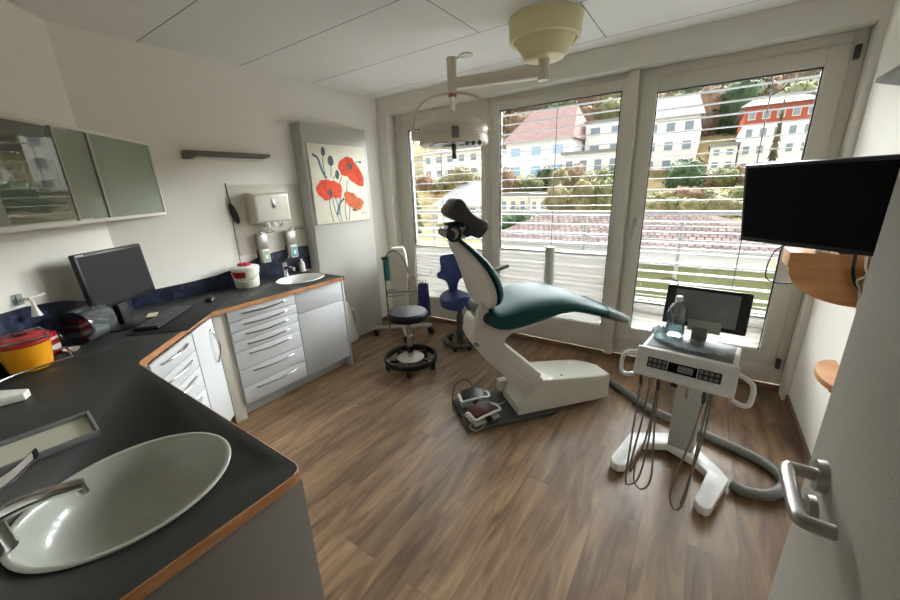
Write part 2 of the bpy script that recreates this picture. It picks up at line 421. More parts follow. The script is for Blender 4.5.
    def quad(s, pts):
        s.bm.faces.new([s.bm.verts.new(p) for p in pts]); return s
    def build(s, name, material, parent=None, world=True, smooth=35, sub=0):
        if parent is not None:
            mw = MW[parent.name]
            if world: bmesh.ops.transform(s.bm, matrix=mw.inverted(), verts=list(s.bm.verts))
        else: mw = Matrix.Identity(4)
        me = bpy.data.meshes.new(name); s.bm.to_mesh(me); s.bm.free()
        if smooth:
            for p in me.polygons: p.use_smooth = True
            me.set_sharp_from_angle(angle=R(smooth))
        mats = material if isinstance(material, (list, tuple)) else [material]
        for q in mats: me.materials.append(q)
        o = bpy.data.objects.new(name, me); COL.objects.link(o)
        if parent is not None: o.parent = parent
        MW[o.name] = mw
        if sub:
            md = o.modifiers.new('soften', 'SUBSURF'); md.levels = sub; md.render_levels = sub
        return o

def struct(mb, name, material, parent=None, smooth=35):
    o = mb.build(name, material, parent, smooth=smooth)
    if parent is None: o['kind'] = 'structure'
    return o

def copy_tree(o, parent=None):
    c = o.copy(); COL.objects.link(c); c.parent = parent
    MW[c.name] = MW.get(o.name, Matrix.Identity(4))
    for ch in list(o.children): copy_tree(ch, c)
    return c

def boolean_cut(o, cutters):
    for k, c in enumerate(cutters):
        md = o.modifiers.new('cut%d' % k, 'BOOLEAN'); md.operation = 'DIFFERENCE'; md.object = c; md.solver = 'EXACT'
    dg = bpy.context.evaluated_depsgraph_get(); dg.update()
    me = bpy.data.meshes.new_from_object(o.evaluated_get(dg))
    o.modifiers.clear(); o.data = me
    for c in cutters: bpy.data.objects.remove(c, do_unlink=True)

# ------------------------------------------------------------------ camera
F_PX = 364.66; YAW, PITCH, ROLL = -0.6049, 0.2972, -0.0372; CH = 1.5152
fw = Vector((math.sin(YAW) * math.cos(PITCH), math.cos(YAW) * math.cos(PITCH), -math.sin(PITCH)))
r0 = Vector((math.cos(YAW), -math.sin(YAW), 0)); u0 = r0.cross(fw)
rt = math.cos(ROLL) * r0 + math.sin(ROLL) * u0; up = -math.sin(ROLL) * r0 + math.cos(ROLL) * u0
cam = bpy.data.cameras.new('camera'); co = bpy.data.objects.new('camera', cam); COL.objects.link(co)
cm = Matrix((rt, up, -fw)).transposed().to_4x4(); cm.translation = (0, 0, CH); co.matrix_world = cm
cam.sensor_width = 36.0; cam.lens = F_PX / 900 * 36.0; cam.clip_start = 0.01; cam.clip_end = 500
sc.camera = co
CP = Vector((0, 0, CH))
def at(px, py, Y):           # point of the photograph on the plane y = Y (used to survey the far hillside)
    d = fw + (px - 450) / F_PX * rt + (300 - py) / F_PX * up
    return CP + d * (Y / d.y)

# ------------------------------------------------------------------ room shell
XL, XR, YB, YG, H = -3.049, 0.665, 3.158, 3.272, 2.448
YF = -0.25                                   # wall with the doorway
DX = XL + (0.708 - YF)                       # where the angled wall meets it
struct(MB().box(XL - .12, XR + .12, -1.9, 3.36, -0.12, 0), 'floor', M['floor'])
struct(MB().box(XL - .12, XR + .12, -1.9, 3.36, H, H + .1), 'ceiling', M['ceiling'])
struct(MB().box(XL - .1, XL, .66, 3.36, 0, H), 'wall_left', M['wall'])
struct(MB().prism([(XL, .708), (DX, YF), (DX - .1, YF - .1), (XL - .1, .6)], 0, H), 'wall_angled', M['wall'])
struct(MB().box(XR, XR + .1, YF - .12, 3.36, 0, H), 'wall_right', M['wall'])
b = MB(); b.box(DX - .1, -.70, YF - .12, YF, 0, H); b.box(.26, XR, YF - .12, YF, 0, H); b.box(-.70, .26, YF - .12, YF, 2.06, H)
struct(b, 'wall_front', M['wall'])
b = MB(); b.box(DX - .1, XR + .1, -1.9, -1.8, 0, H); b.box(DX - .2, DX - .1, -1.9, YF, 0, H); b.box(XR + .0, XR + .1, -1.9, YF - .12, 0, H)
struct(b, 'wall_hallway', M['wall'])
b = MB()
b.box(XL, XR, YB, 3.36, 2.285, H)            # beam over the windows
b.box(XL, -2.92, YB, 3.36, 0, 2.285); b.box(.632, XR, YB, 3.36, 0, 2.285)
struct(b, 'wall_back', M['trimwhite'])
struct(MB().box(-2.92, .632, YG + .0, 3.285, 0, .05), 'baseboard_back', M['base'])
struct(MB().box(XR - .014, XR, .9, YB, 0, .05), 'baseboard_right', M['base'])
struct(MB().box(XL, XL + .014, 2.86, YB, 0, .05), 'baseboard_left', M['base'])

# windows ------------------------------------------------------------
def ring(b, x0, x1, z0, z1, w, y0, y1, wb=None, bev=.006):
    wb = wb or w
    b.box(x0, x0 + w, y0, y1, z0, z1, bev); b.box(x1 - w, x1, y0, y1, z0, z1, bev)
    b.box(x0 + w - .002, x1 - w + .002, y0, y1, z1 - w, z1, bev); b.box(x0 + w - .002, x1 - w + .002, y0, y1, z0, z0 + wb, bev)
def window(n, fx0, fx1, gx0, gx1, gz0, gz1, sw=.085, handle=None, hinges=None):
    root = bpy.data.objects.new('window_%d' % n, None); COL.objects.link(root); root['kind'] = 'structure'; MW[root.name] = Matrix.Identity(4)
    b = MB(); zz0, zz1 = .05, 2.285
    b.box(fx0, gx0 - sw + .01, 3.288, 3.345, zz0, zz1, .004); b.box(gx1 + sw - .01, fx1, 3.288, 3.345, zz0, zz1, .004)
    b.box(gx0 - sw, gx1 + sw, 3.288, 3.345, gz1 + sw - .01, zz1, .004); b.box(gx0 - sw, gx1 + sw, 3.288, 3.345, zz0, gz0 - sw + .01, .004)
    b.build('window_frame', M['upvc'], root)
    b = MB(); ring(b, gx0 - sw, gx1 + sw, gz0 - sw, gz1 + sw, sw, YG, 3.34, bev=.008); b.build('sash', M['upvc'], root)
    b = MB(); ring(b, gx0 - .001, gx1 + .001, gz0 - .001, gz1 + .001, .008, 3.282, 3.312, bev=0); b.build('gasket', M['gasket'], root)
    MB().box(gx0 - .01, gx1 + .01, 3.296, 3.304, gz0 - .01, gz1 + .01).build('pane', M['pane'], root)
    if handle:
        x, z = handle
        h = MB().box(x - .014, x + .014, 3.262, YG, z - .03, z + .035, .004).build('handle', M['lgrey'], root)
        b = MB(); b.tube(catmull([(x, 3.265, z), (x, 3.235, z), (x - .004, 3.228, z - .03), (x - .012, 3.228, z - .13)], 6), .009, 10); b.build('grip', M['lgrey'], h)
    for x, z in hinges or []:
        MB().box(x - .012, x + .012, 3.255, 3.289, z - .035, z + .035, .003).build('hinge', M['dgrey'], root)
    return root
window(1, -2.92, -1.80, -2.735, -1.825, .285, 2.12, .075, hinges=[])
window(2, -1.80, -.582, -1.645, -.628, .285, 2.168, .075)
window(3, -.512, .632, -.393, .472, .30, 2.122, .10, handle=(-.443, 1.205), hinges=[(.596, 2.17), (.592, .22)])
struct(MB().box(-.582, -.512, 3.222, 3.345, .05, 2.285, .006), 'trim_1', M['upvc'])
struct(MB().box(-1.835, -1.775, 3.262, 3.345, .05, 2.285, .006), 'trim_2', M['upvc'])

# outside venetian blinds (every slat open) and pleated blinds inside
def venetian(x0, x1, z0, z1, label, cords):
    root = thing('venetian_blind', label, 'blind', (x0, 3.41, 0), 0, 'outside slatted blinds')
    b = MB(); z = z0 + .05; k = 0
    while z < z1 - .03:
        prof = []
        for i in range(7):
            t = -1 + 2 * i / 6; prof.append((3.41 + .038 * t, z + .004 * (1 - t * t)))
        top = [(x0, y, zz) for y, zz in prof]; bot = [(x0, y, zz - .0022) for y, zz in reversed(prof)]
        A = top + bot; b.loft([A, [(x1, p[1], p[2]) for p in A]])
        z += .0815; k += 1
    b.build('slat_panel', M['slat'], root, smooth=50)
    for t in cords:
        x = x0 + (x1 - x0) * t
        MB().tube([(x, 3.372, z0), (x, 3.372, z1)], .0035, 6).build('ladder_cord', M['dgrey'], root)
    MB().box(x0, x1, 3.38, 3.44, z0, z0 + .022, .003).build('bottom_rail', M['slat'], root)
    MB().box(x0, x1, 3.37, 3.45, z1, z1 + .06, .003).build('head_rail', M['slat'], root)
    MB().box(x0 - .028, x0 - .004, 3.385, 3.435, z0, z1 + .06, .002).build('guide_rail', M['slat'], root)
    MB().box(x1 + .004, x1 + .028, 3.385, 3.435, z0, z1 + .06, .002).build('guide_rail', M['slat'], root)
venetian(-2.80, -1.79, .30, 2.20, 'grey slatted blind outside the narrow left window behind the lamp', (.42,))
venetian(-1.70, -.60, .30, 2.24, 'grey slatted blind outside the middle window behind the treatment chair', (.50,))
venetian(-.43, .52, .50, 2.20, 'grey slatted blind outside the right window behind the wall television', (.72,))

def pleated(x0, x1, z0, z1, label):
    root = thing('pleated_blind', label, 'blind', ((x0 + x1) / 2, 3.265, z0), 0, 'white pleated blinds')
    b = MB(); n = int((z1 - z0) / .021); A = []
    for i in range(n + 1):
        z = z0 + (z1 - z0) * i / n; A.append((3.268 if i % 2 else 3.282, z))
    for (ya, za), (yb, zb) in zip(A, A[1:]):
        b.quad([(x0, ya, za), (x1, ya, za), (x1, yb, zb), (x0, yb, zb)])
    bmesh.ops.remove_doubles(b.bm, verts=list(b.bm.verts), dist=1e-5)
    b.build('pleated_fabric', M['pleat'], root, smooth=0)
    MB().box(x0, x1, 3.262, 3.284, z1, z1 + .014, .003).build('top_rail', M['lgrey'], root)
    MB().box(x0, x1, 3.262, 3.284, z0 - .014, z0, .003).build('bottom_rail', M['white'], root)
pleated(-2.725, -1.835, .30, .89, 'white pleated blind over the lower half of the narrow left window')
pleated(-1.637, -.636, .30, .915, 'white pleated blind over the lower half of the middle window')
pleated(-.385, .464, .315, .545, 'short white pleated blind along the bottom of the right window')

# door ---------------------------------------------------------------
root = bpy.data.objects.new('door_1', None); COL.objects.link(root); root['kind'] = 'structure'; MW[root.name] = Matrix.Identity(4)
MB().box(.222, .262, YF + .02, .815, .012, 2.05, .002).build('door_leaf', M['doorgrey'], root)
hx = .222
h = MB().cyl((hx, .734, 1.043), (hx - .012, .734, 1.043), .027, .025, 32).build('handle_rosette', M['steel'], root)
b = MB(); b.tube(catmull([(hx - .008, .734, 1.043), (hx - .036, .734, 1.043), (hx - .047, .726, 1.043), (hx - .049, .67, 1.043), (hx - .049, .622, 1.043), (hx - .043, .609, 1.043), (hx - .012, .607, 1.043)], 8), .0105, 16)
b.build('lever', M['steel'], h)
MB().cyl((hx, .734, .972), (hx - .01, .734, .972), .026, .024, 32).build('keyhole_rosette', M['steel'], root)
MB().box(hx + .006, hx + .034, .8155, .8185, .95, 1.13).build('lock_plate', M['steel'], root)
b = MB(); b.box(.26, .30, YF - .14, YF + .02, 0, 2.1, .003); b.box(-.74, -.70, YF - .14, YF + .012, 0, 2.1, .003); b.box(-.74, .30, YF - .14, YF + .012, 2.06, 2.1, .003)
struct(b, 'trim_3', M['trimwhite'])

# ------------------------------------------------------------------ worktop, sinks, cabinets
WZ = .83
SA = (-2.745, 1.765, .165, .205)      # far basin
SB = (-1.083, .150, .199, .217)        # near basin
def ellipse(c, k=1.0, n=56): return [(c[0] + c[2] * k * math.cos(2 * PI * i / n), c[1] + c[3] * k * math.sin(2 * PI * i / n)) for i in range(n)]
poly = [(XL + .003, .712), (DX - .01, YF + .014), (DX, YF + .006), (-.775 - .012, YF + .006), (-.775, YF + .02), (-.775, .39), (-.79, .413), (-.81, .42), (-1.955, .42), (-1.99, .436), (-2.44, .886), (-2.46, .93), (-2.46, 1.968), (-2.475, 1.985), (XL + .003, 1.985)]
poly[0] = (XL + .004, .716); poly[1] = (DX + .006, YF + .006); poly.pop(2)
wt = thing('worktop', 'dark grey L-shaped worktop with beech edge running along left walls', 'worktop', (-2.4, .6, WZ))
top = MB().prism(poly, WZ - .03, WZ).build('top', M['worktop'], wt)
cut = []
for c in (SA, SB):
    cut.append(MB().prism(ellipse(c, .93), WZ - .2, WZ + .1).build('cutter', M['black'], None))
# boolean works in world space; the slab hangs under an unrotated empty
bpy.context.view_layer.update()
boolean_cut(top, cut)
front = [(-.775, YF + .02), (-.775, .385), (-.783, .408), (-.81, .42), (-1.955, .42), (-1.99, .436), (-2.44, .886), (-2.46, .93), (-2.46, 1.968), (-2.475, 1.985)]
b = MB(); rings = []
for i, p in enumerate(front):
    a = Vector(front[max(i - 1, 0)]); c = Vector(front[min(i + 1, len(front) - 1)]); t = (c - a).normalized(); nrm = Vector((t.y, -t.x)) 
    if i == 0: nrm = Vector((1, 0))
    q = Vector(p)
    rings.append([(q.x - .0005 * nrm.x, q.y - .0005 * nrm.y, WZ - .0305), (q.x + .003 * nrm.x, q.y + .003 * nrm.y, WZ - .029), (q.x + .003 * nrm.x, q.y + .003 * nrm.y, WZ - .002), (q.x - .0005 * nrm.x, q.y - .0005 * nrm.y, WZ + .0002)])
b.loft(rings); b.build('beech_edging', M['edging'], wt)
MB().box(XL + .004, -2.462, 1.985, 1.990, WZ - .0305, WZ + .0005).build('beech_edging', M['edging'], wt)

def basin(c, depth, material, label, name='washbasin', group=None):
    root = thing(name, label, 'sink', (c[0], c[1], WZ))
    prof = [(1.0, .0012), (1.0, .004), (.988, .006), (.955, .006), (.935, .002), (.905, -.012), (.86, -.045), (.78, -.075), (.58, depth * -.88), (.25, -depth), (.08, -depth - .004), (.0, -depth - .004)]
    MB().lathe(prof, 56, Matrix.Translation((0, 0, 0)) , c[2], c[3]).build('bowl', material, root, world=False, smooth=60)
    return root
ba = basin(SA, .13, M['ceramic'], 'white oval washbasin set in the worktop under the soap dispensers')
MB().lathe([(0, -.128), (.024, -.128), (.026, -.132)], 24).build('drain', M['black'], ba, world=False)
bb = basin(SB, .115, M['ceramicgrey'], 'pale oval washbasin at the near end of the worktop')
MB().lathe([(0, -.1165), (.026, -.1165), (.03, -.119)], 24).build('drain_plug', M['ceramicgrey'], bb, world=False)

def faucet(loc, rz, k, label, lever_len=.11):
    root = thing('faucet', label, 'faucet', loc, rz)
    b = MB(); b.lathe([(0, 0), (.027 * k, 0), (.027 * k, .006), (.024 * k, .012), (.022 * k, .09 * k), (.024 * k, .10 * k), (.021 * k, .125 * k), (0, .132 * k)], 28)
    b.build('body', M['chrome'], root, world=False)
    b = MB(); P = catmull([(0, 0, .075 * k), (.05 * k, 0, .088 * k), (.10 * k, 0, .09 * k), (.148 * k, 0, .085 * k)], 6)
    b.tube(P, [.017 * k - .004 * k * i / (len(P) - 1) for i in range(len(P))], 14)
    b.cyl((.14 * k, 0, .086 * k), (.143 * k, 0, .062 * k), .0105 * k, .0105 * k, 16)
    b.build('spout', M['chrome'], root, world=False)
    b = MB(); P = catmull([(-.012 * k, 0, .128 * k), (.02 * k, 0, .142 * k), (.06 * k, 0, .16 * k), (lever_len * k, 0, .19 * k)], 6); rings = []
    for i, p in enumerate(P):
        w = (.023 - .007 * i / (len(P) - 1)) * k; t = .010 * k
        rings.append([p + Vector((0, w, 0)), p + Vector((0, w * .7, t)), p + Vector((0, -w * .7, t)), p + Vector((0, -w, 0)), p + Vector((0, -w * .7, -t)), p + Vector((0, w * .7, -t))])
    b.loft(rings); b.build('lever', M['chrome'], root, world=False, smooth=60)
    return root
faucet((-2.955, 1.765, WZ), R(0), .95, 'small chrome faucet behind the far washbasin')
faucet((-1.105, -.062, WZ + .006), R(70), .98, 'large chrome lever faucet at near washbasin', .10)

# cabinets: local x along the front, y into the cabinet
def bow_handle(parent, x0, x1, z, horiz=True, name='handle', depth=.028):
    b = MB()
    if horiz: P = [(x0, 0, z), (x0 + .008, -.012, z), ((x0 + x1) / 2, -depth, z), (x1 - .008, -.012, z), (x1, 0, z)]
    else: P = [(x0, 0, z), (x0, -.012, z + .008), (x0, -depth, (z + x1) / 2), (x0, -.012, x1 - .008), (x0, 0, x1)]
    b.tube(catmull(P, 6), .0052, 10)
    return b.build(name, M['chrome'], parent, world=False)
def carcass(root, w, d, z0=.10, z1=WZ - .0315, material=None, open_top=True, x0=0.0):
    material = material or M['carc']; b = MB()
    b.box(x0, x0 + .018, .0, d, z0, z1); b.box(x0 + w - .018, x0 + w, 0, d, z0, z1); b.box(x0, x0 + w, d - .012, d, z0, z1); b.box(x0, x0 + w, 0, d, z0, z0 + .018)
    o = b.build('carcass', material, root, world=False)
    MB().box(x0 + .0, x0 + w, .06, .075, 0, z0).build('plinth', M['lgrey'], root, world=False)
    return o
def drawers(root, x0, x1, zs, hz=.62):
    for za, zb in zs:
        d = MB().box(x0 + .002, x1 - .002, -.019, -.001, za + .002, zb - .002, .0015).build('drawer', M['cab'], root, world=False)
        w = x1 - x0; b = MB()
        m = (x0 + x1) / 2; P = [(m - w * .3, -.019, zb - .032), (m - w * .29, -.028, zb - .032), (m, -.046, zb - .034), (m + w * .29, -.028, zb - .032), (m + w * .3, -.019, zb - .032)]
        b.tube(catmull(P, 6), .0052, 10); b.build('handle', M['chrome'], d, world=False)
ZT = WZ - .034
# left run
cx = -2.495
t = thing('drawer_cabinet', 'white seven-drawer base cabinet between corner filler strip and sink cabinet', 'cabinet', (cx, 1.025, 0), R(90))
carcass(t, .495, .53)
zz = [ZT]
for h_ in (.076, .072, .072, .072, .132, .132, .132): zz.append(zz[-1] - h_)
drawers(t, 0, .495, [(zz[i + 1], zz[i]) for i in range(7)])
t = thing('sink_cabinet', 'plain white base cabinet without handles under the far washbasin', 'cabinet', (cx, 1.522, 0), R(90))
carcass(t, .445, .53)
MB().box(.002, .437, -.019, -.001, ZT - .165, ZT, .0015).build('front_panel', M['cab'], t, world=False)
MB().box(.002, .437, -.019, -.001, .10, ZT - .169, .0015).build('door', M['cab'], t, world=False)
MB().box(.446, .462, -.019, .53, 0, ZT, .001).build('end_panel', M['carc'], t, world=False)
# diagonal corner
t = thing('corner_cabinet', 'white angled corner cabinet with five drawers and a tall handled door', 'cabinet', (-2.0, .448, 0), R(135))
carcass(t, .665, .22)
zz = [ZT]
for h_ in (.10, .10, .13, .175, .183): zz.append(zz[-1] - h_)
drawers(t, 0, .398, [(zz[i + 1], zz[i]) for i in range(5)])
d = MB().box(.404, .655, -.019, -.001, .10, ZT, .0015).build('door', M['cab'], t, world=False)
b = MB(); xx = .60; P = [(xx, -.019, .735), (xx, -.03, .727), (xx, -.054, .63), (xx, -.03, .533), (xx, -.019, .525)]
b.tube(catmull(P, 6), .0055, 10); b.build('handle', M['chrome'], d, world=False)
t = thing('corner_filler', 'narrow cream filler strip between angled corner cabinet and drawer cabinet', 'panel', (-2.5, .92, 0))
MB().box(-2.512, -2.496, .945, 1.022, .0, ZT, .001).build('filler_panel', M['filler'], t)
# near run with end panel
t = thing('base_cabinet', 'taupe-sided base cabinet under the near washbasin, end panel facing the room', 'cabinet', (-.80, .40, 0), R(180))
carcass(t, 1.16, .62, x0=.002)
MB().box(-.016, .0, -.016, .63, .0, ZT, .001).build('end_panel', M['panel_side'], t, world=False)
for i in range(2):
    d = MB().box(.002 + i * .58, .578 + i * .58, -.019, -.001, .10, ZT, .0015).build('door', M['cab'], t, world=False)
    b = MB(); xx = .53 if i == 0 else .63; b.tube(catmull([(xx, -.019, .74), (xx, -.03, .73), (xx, -.05, .65), (xx, -.03, .57), (xx, -.019, .56)], 6), .0055, 10); b.build('handle', M['chrome'], d, world=False)

# marble splashback with a wavy upper edge, along both walls
b = MB()
ys = [(.716, .925), (.9, .925), (1.1, .928), (1.25, .937), (1.4, .962), (1.5, .99), (1.6, 1.018), (1.75, 1.04), (1.9, 1.05), (2.0, 1.053), (2.08, 1.05)]
b.loft([[(XL + .001, y, WZ + .001), (XL + .014, y, WZ + .001), (XL + .014, y, z), (XL + .001, y, z)] for y, z in ys if y < 2.081])
q = Vector((XL, .708, 0)); dv = Vector((.7071, -.7071, 0)); nv = Vector((.7071, .7071, 0))
ss = [(.012, .925), (.15, .94), (.3, .97), (.5, 1.03), (.7, 1.06), (.9, 1.065), (1.25, 1.05)]
b.loft([[tuple(q + dv * s + nv * k + Vector((0, 0, z))) for k, z in ((.002, WZ + .001), (.015, WZ + .001), (.015, zt), (.002, zt))] for s, zt in ss])
o = b.build('splashback', M['marble'], None); props(o, 'dark blue marbled splashback with wavy top edge behind the worktop', 'splashback')

# ------------------------------------------------------------------ wall cabinet with glass sliding doors
n0 = Vector((XL, .708, 0)); off = .235
def dg(s, n, z): v = n0 + dv * s + nv * n; return (v.x, v.y, z)
t = thing('wall_cabinet', 'long white-framed wall cabinet with greenish glass sliding doors above the monitor', 'cabinet', dg(.9, .1, 1.42), R(-45))
z0, z1 = 1.414, 1.864; s0 = -.225; s1 = 1.25
b = MB()
b.prism([dg(s0 + .20, .002, 0)[:2], dg(s1, .002, 0)[:2], dg(s1, off + .03, 0)[:2], dg(s0 + .012, off - .02, 0)[:2]], z0 + .004, z0 + .022)
b.prism([dg(s0 + .20, .002, 0)[:2], dg(s1, .002, 0)[:2], dg(s1, off + .03, 0)[:2], dg(s0 + .012, off - .02, 0)[:2]], z1 - .022, z1 - .004)
b.prism([dg(s0 + .24, .002, 0)[:2], dg(s1, .002, 0)[:2], dg(s1, .008, 0)[:2], dg(s0 + .24, .008, 0)[:2]], z0 + .02, z1 - .02)
b.build('carcass', M['offwhite'], t)
b = MB(); b.prism([dg(s0 + .22, .01, 0)[:2], dg(s1, .01, 0)[:2], dg(s1, off - .05, 0)[:2], dg(s0 + .06, off - .05, 0)[:2]], 1.60, 1.612)
b.build('inner_shelf', M['offwhite'], t)
fm = Matrix.Translation(n0 + nv * (off - .012)) @ Matrix.Rotation(R(-44), 4, 'Z')     # local x along the front, y = outwards, z up
b = MB(); ring_pts = (s0 + .008, s1, z0, z1)
b.box(s0 + .008, s1, 0, .02, z0, z0 + .016, m=fm); b.box(s0 + .008, s1, 0, .02, z1 - .016, z1, m=fm); b.box(s0 + .008, s0 + .022, 0, .02, z0 + .016, z1 - .016, m=fm); b.box(s1 - .014, s1, 0, .02, z0 + .016, z1 - .016, m=fm)
b.build('frame', M['white'], t)
MB().box(s0 + .022, .34, .009, .013, z0 + .016, z1 - .016, m=fm).build('glass_door', M['cabglass2'], t)
MB().box(.31, .60, .003, .007, z0 + .016, z1 - .016, m=fm).build('glass_door', M['cabglass2'], t)
MB().box(-.20, .22, -.002, .002, z0 + .016, z1 - .016, m=fm @ Matrix.Translation((.76, -.012, 0)) @ Matrix.Rotation(R(-6), 4, 'Z')).build('glass_door', M['cabglass'], t)
MB().box(.92, s1 - .014, .009, .013, z0 + .016, z1 - .016, m=fm).build('glass_door', M['cabglass2'], t)
MB().box(.555, .565, .008, .015, z0 + .016, z1 - .016, m=fm).build('door_edge', M['lgrey'], t)
MB().box(.325, .345, .012, .016, z0 + .016, z1 - .016, m=fm).build('door_edge', M['lgrey'], t)
tb = MB()
for k in range(9):
    tb.ell(dg(-.02 + .028 * k, .11 + .02 * (k % 2), 1.475 + .012 * (k % 3)), (.028, .028, .034), 10, 8)
o = tb.build('glove_packs', M['labelblue'], None)
props(o, 'pale blue packs heaped behind the glass at right end of the wall cabinet', 'supplies', kind='stuff')

# little shelf light on the left wall
t = thing('wall_light', 'slim dark grey uplight bar on the left wall', 'light', (XL, 1.5, 1.80))
b = MB(); b.prism([(1.205, 1.83), (1.82, 1.83), (1.82, 1.812), (1.775, 1.795), (1.26, 1.79), (1.245, 1.775), (1.205, 1.775)], 0, .075, m=Matrix(((0, 0, 1, XL), (1, 0, 0, 0), (0, 1, 0, 0), (0, 0, 0, 1))), bev=.004)
b.build('housing', M['shelfgrey'], t)
MB().box(XL + .01, XL + .066, 1.27, 1.76, 1.783, 1.789).build('diffuser', M['white'], t)

# ------------------------------------------------------------------ wash place on the left wall
t = thing('wall_board', 'pale rectangular splash board on the wall behind towel and soap dispensers', 'panel', (XL, 1.75, 1.3))
MB().box(XL + .0005, XL + .008, 1.458, 2.078, 1.056, 1.602, .002).build('board', M['offwhite'], t)
t = thing('towel_dispenser', 'white paper towel dispenser above the soap dispensers', 'dispenser', (XL + .09, 1.74, 1.3))
X = XL + .009
b = MB(); b.loft([[(X + a, 1.575 + e, 1.30 + e * .6), (X + a, 1.895 - e, 1.30 + e * .6), (X + a, 1.895 - e, 1.535 - e), (X + a, 1.575 + e, 1.535 - e)] for a, e in ((0, 0), (.085, 0), (.105, .006), (.117, .018), (.121, .032))])
b.build('cover', M['offwhite'], t, smooth=50)
MB().box(X + .115, X + .1235, 1.725, 1.757, 1.41, 1.475, .001).build('level_window', M['steel'], t)
MB().box(X + .1236, X + .1246, 1.735, 1.747, 1.418, 1.455).build('keyhole', M['black'], t)
b = MB(); rings = []
for i in range(9):
    y = 1.66 + .018 * i; rings.append([(X + .03, y, 1.303), (X + .095 + .012 * math.sin(i * 2.1), y, 1.303), (X + .09 + .016 * math.sin(i * 1.7), y, 1.262 + .012 * math.sin(i * 2.6)), (X + .04, y, 1.27)])
b.loft(rings); b.build('paper_towel', M['tissue'], t, smooth=0)
def soap(y, labm, label):
    t = thing('soap_dispenser', label, 'dispenser', (XL + .05, y, .97), 0)
    x = X
    MB().box(x, x + .055, y - .042, y + .042, 1.075, 1.215, .006).build('housing', M['steel'], t)
    MB().box(x, x + .012, y - .044, y + .044, .965, 1.08, .003).build('back_plate', M['dgrey'], t)
    bt = MB().box(x + .014, x + .07, y - .034, y + .034, .975, 1.085, .008).build('bottle', M['translucentwhite'], t)
    MB().box(x + .0702, x + .0712, y - .026, y + .026, .985, 1.068).build('label', labm, bt)
    MB().box(x + .0713, x + .072, y - .010, y + .012, 1.005, 1.04).build('emblem', M['labelwhite'], bt)
    b = MB(); P = catmull([(x + .05, y - .03, 1.195), (x + .09, y - .03, 1.235), (x + .15, y - .03, 1.245), (x + .20, y - .03, 1.232)], 6)
    b.tube(P, .0045, 8); P2 = [Vector((p[0], y + .03, p[2])) for p in P]; b.tube(P2, .0045, 8); b.tube([P[-1], P2[-1]], .0045, 8)
    b.build('lever', M['chrome'], t)
    MB().cyl((x + .05, y, 1.20), (x + .05, y, 1.235), .012, .008, 16).build('pump_nozzle', M['chrome'], t)
soap(1.635, M['labelgreen'], 'steel lever soap dispenser with pale green bottle left of faucet')
soap(1.895, M['labelblue'], 'steel lever soap dispenser with blue bottle right of faucet')
t = thing('hanging_brush', 'black oval brush hanging by a thin rod at left edge of splash board', 'brush', (XL + .02, 1.455, 1.3))
MB().tube([(XL + .016, 1.449, 1.612), (XL + .016, 1.456, 1.50), (XL + .016, 1.462, 1.44)], .004, 8).build('rod', M['dgrey'], t)
b = MB(); b.ell((0, 0, 0), (.012, .026, .082), 18, 12, m=fr((XL + .018, 1.472, 1.385), 0, R(14))); b.build('brush_head', M['blackmat'], t)
MB().tube([(XL + .012, 1.450, 1.345), (XL + .012, 1.445, 1.0)], .0022, 6).build('cord', M['dgrey'], t)

t = thing('lotion_bottle', 'tiny pale pink bottle standing right of the far washbasin', 'bottle', (-2.985, 1.955, WZ + .001))
MB().lathe([(0, 0), (.022, 0), (.024, .006), (.024, .075), (.018, .088), (.010, .094)], 20).build('body', M['pinkbottle'], t, world=False)
MB().lathe([(.009, .092), (.011, .094), (.011, .116), (0, .117)], 16).build('cap', M['white'], t, world=False)
MB().lathe([(.0243, .02), (.0246, .02), (.0246, .065), (.0243, .065)], 20).build('label', M['labelwhite'], t, world=False)

t = thing('wipes_bucket', 'white wipes bucket with red lid flap on the worktop left of far basin', 'bucket', (-2.905, 1.405, WZ + .001))
MB().lathe([(0, 0), (.078, 0), (.084, .008), (.094, .135), (.094, .14)], 32).build('tub', M['translucentwhite'], t, world=False)
MB().lathe([(.0, .168), (.05, .168), (.09, .163), (.101, .158), (.103, .14), (.094, .138)], 32).build('lid', M['white'], t, world=False)
b = MB()
for a, r_ in ((0, .03), (1.2, .034), (2.5, .03), (3.8, .036), (5, .03)): b.ell((.028 * math.cos(a), .028 * math.sin(a), .172), (r_ * .8, r_ * .6, .016), 12, 8)
b.build('lid_flap', M['pinkred'], t, world=False)
b = MB(); rings = []
for i in range(9):
    a = R(-100 + 9 * i); r1 = .0915; r2 = .094; rings.append([(r1 * math.cos(a), r1 * math.sin(a), .085), (r2 * math.cos(a), r2 * math.sin(a), .085), (r2 * math.cos(a) * 1.02, r2 * math.sin(a) * 1.02, .13), (r1 * math.cos(a) * 1.02, r1 * math.sin(a) * 1.02, .13)])
b.loft(rings); b.build('red_label', M['red'], t, world=False)
MB().tube(catmull([(-.02, -.098, .125), (.05, -.10, .075), (.10, -.03, .06), (.085, .05, .10), (.04, .09, .13)], 6), .0025, 6).build('handle', M['white'], t, world=False)

# ------------------------------------------------------------------ computer corner
t = thing('computer_monitor', 'black computer monitor on the worktop in the wall corner', 'monitor', (-2.66, .585, WZ + .001), math.atan2(.59, .81))
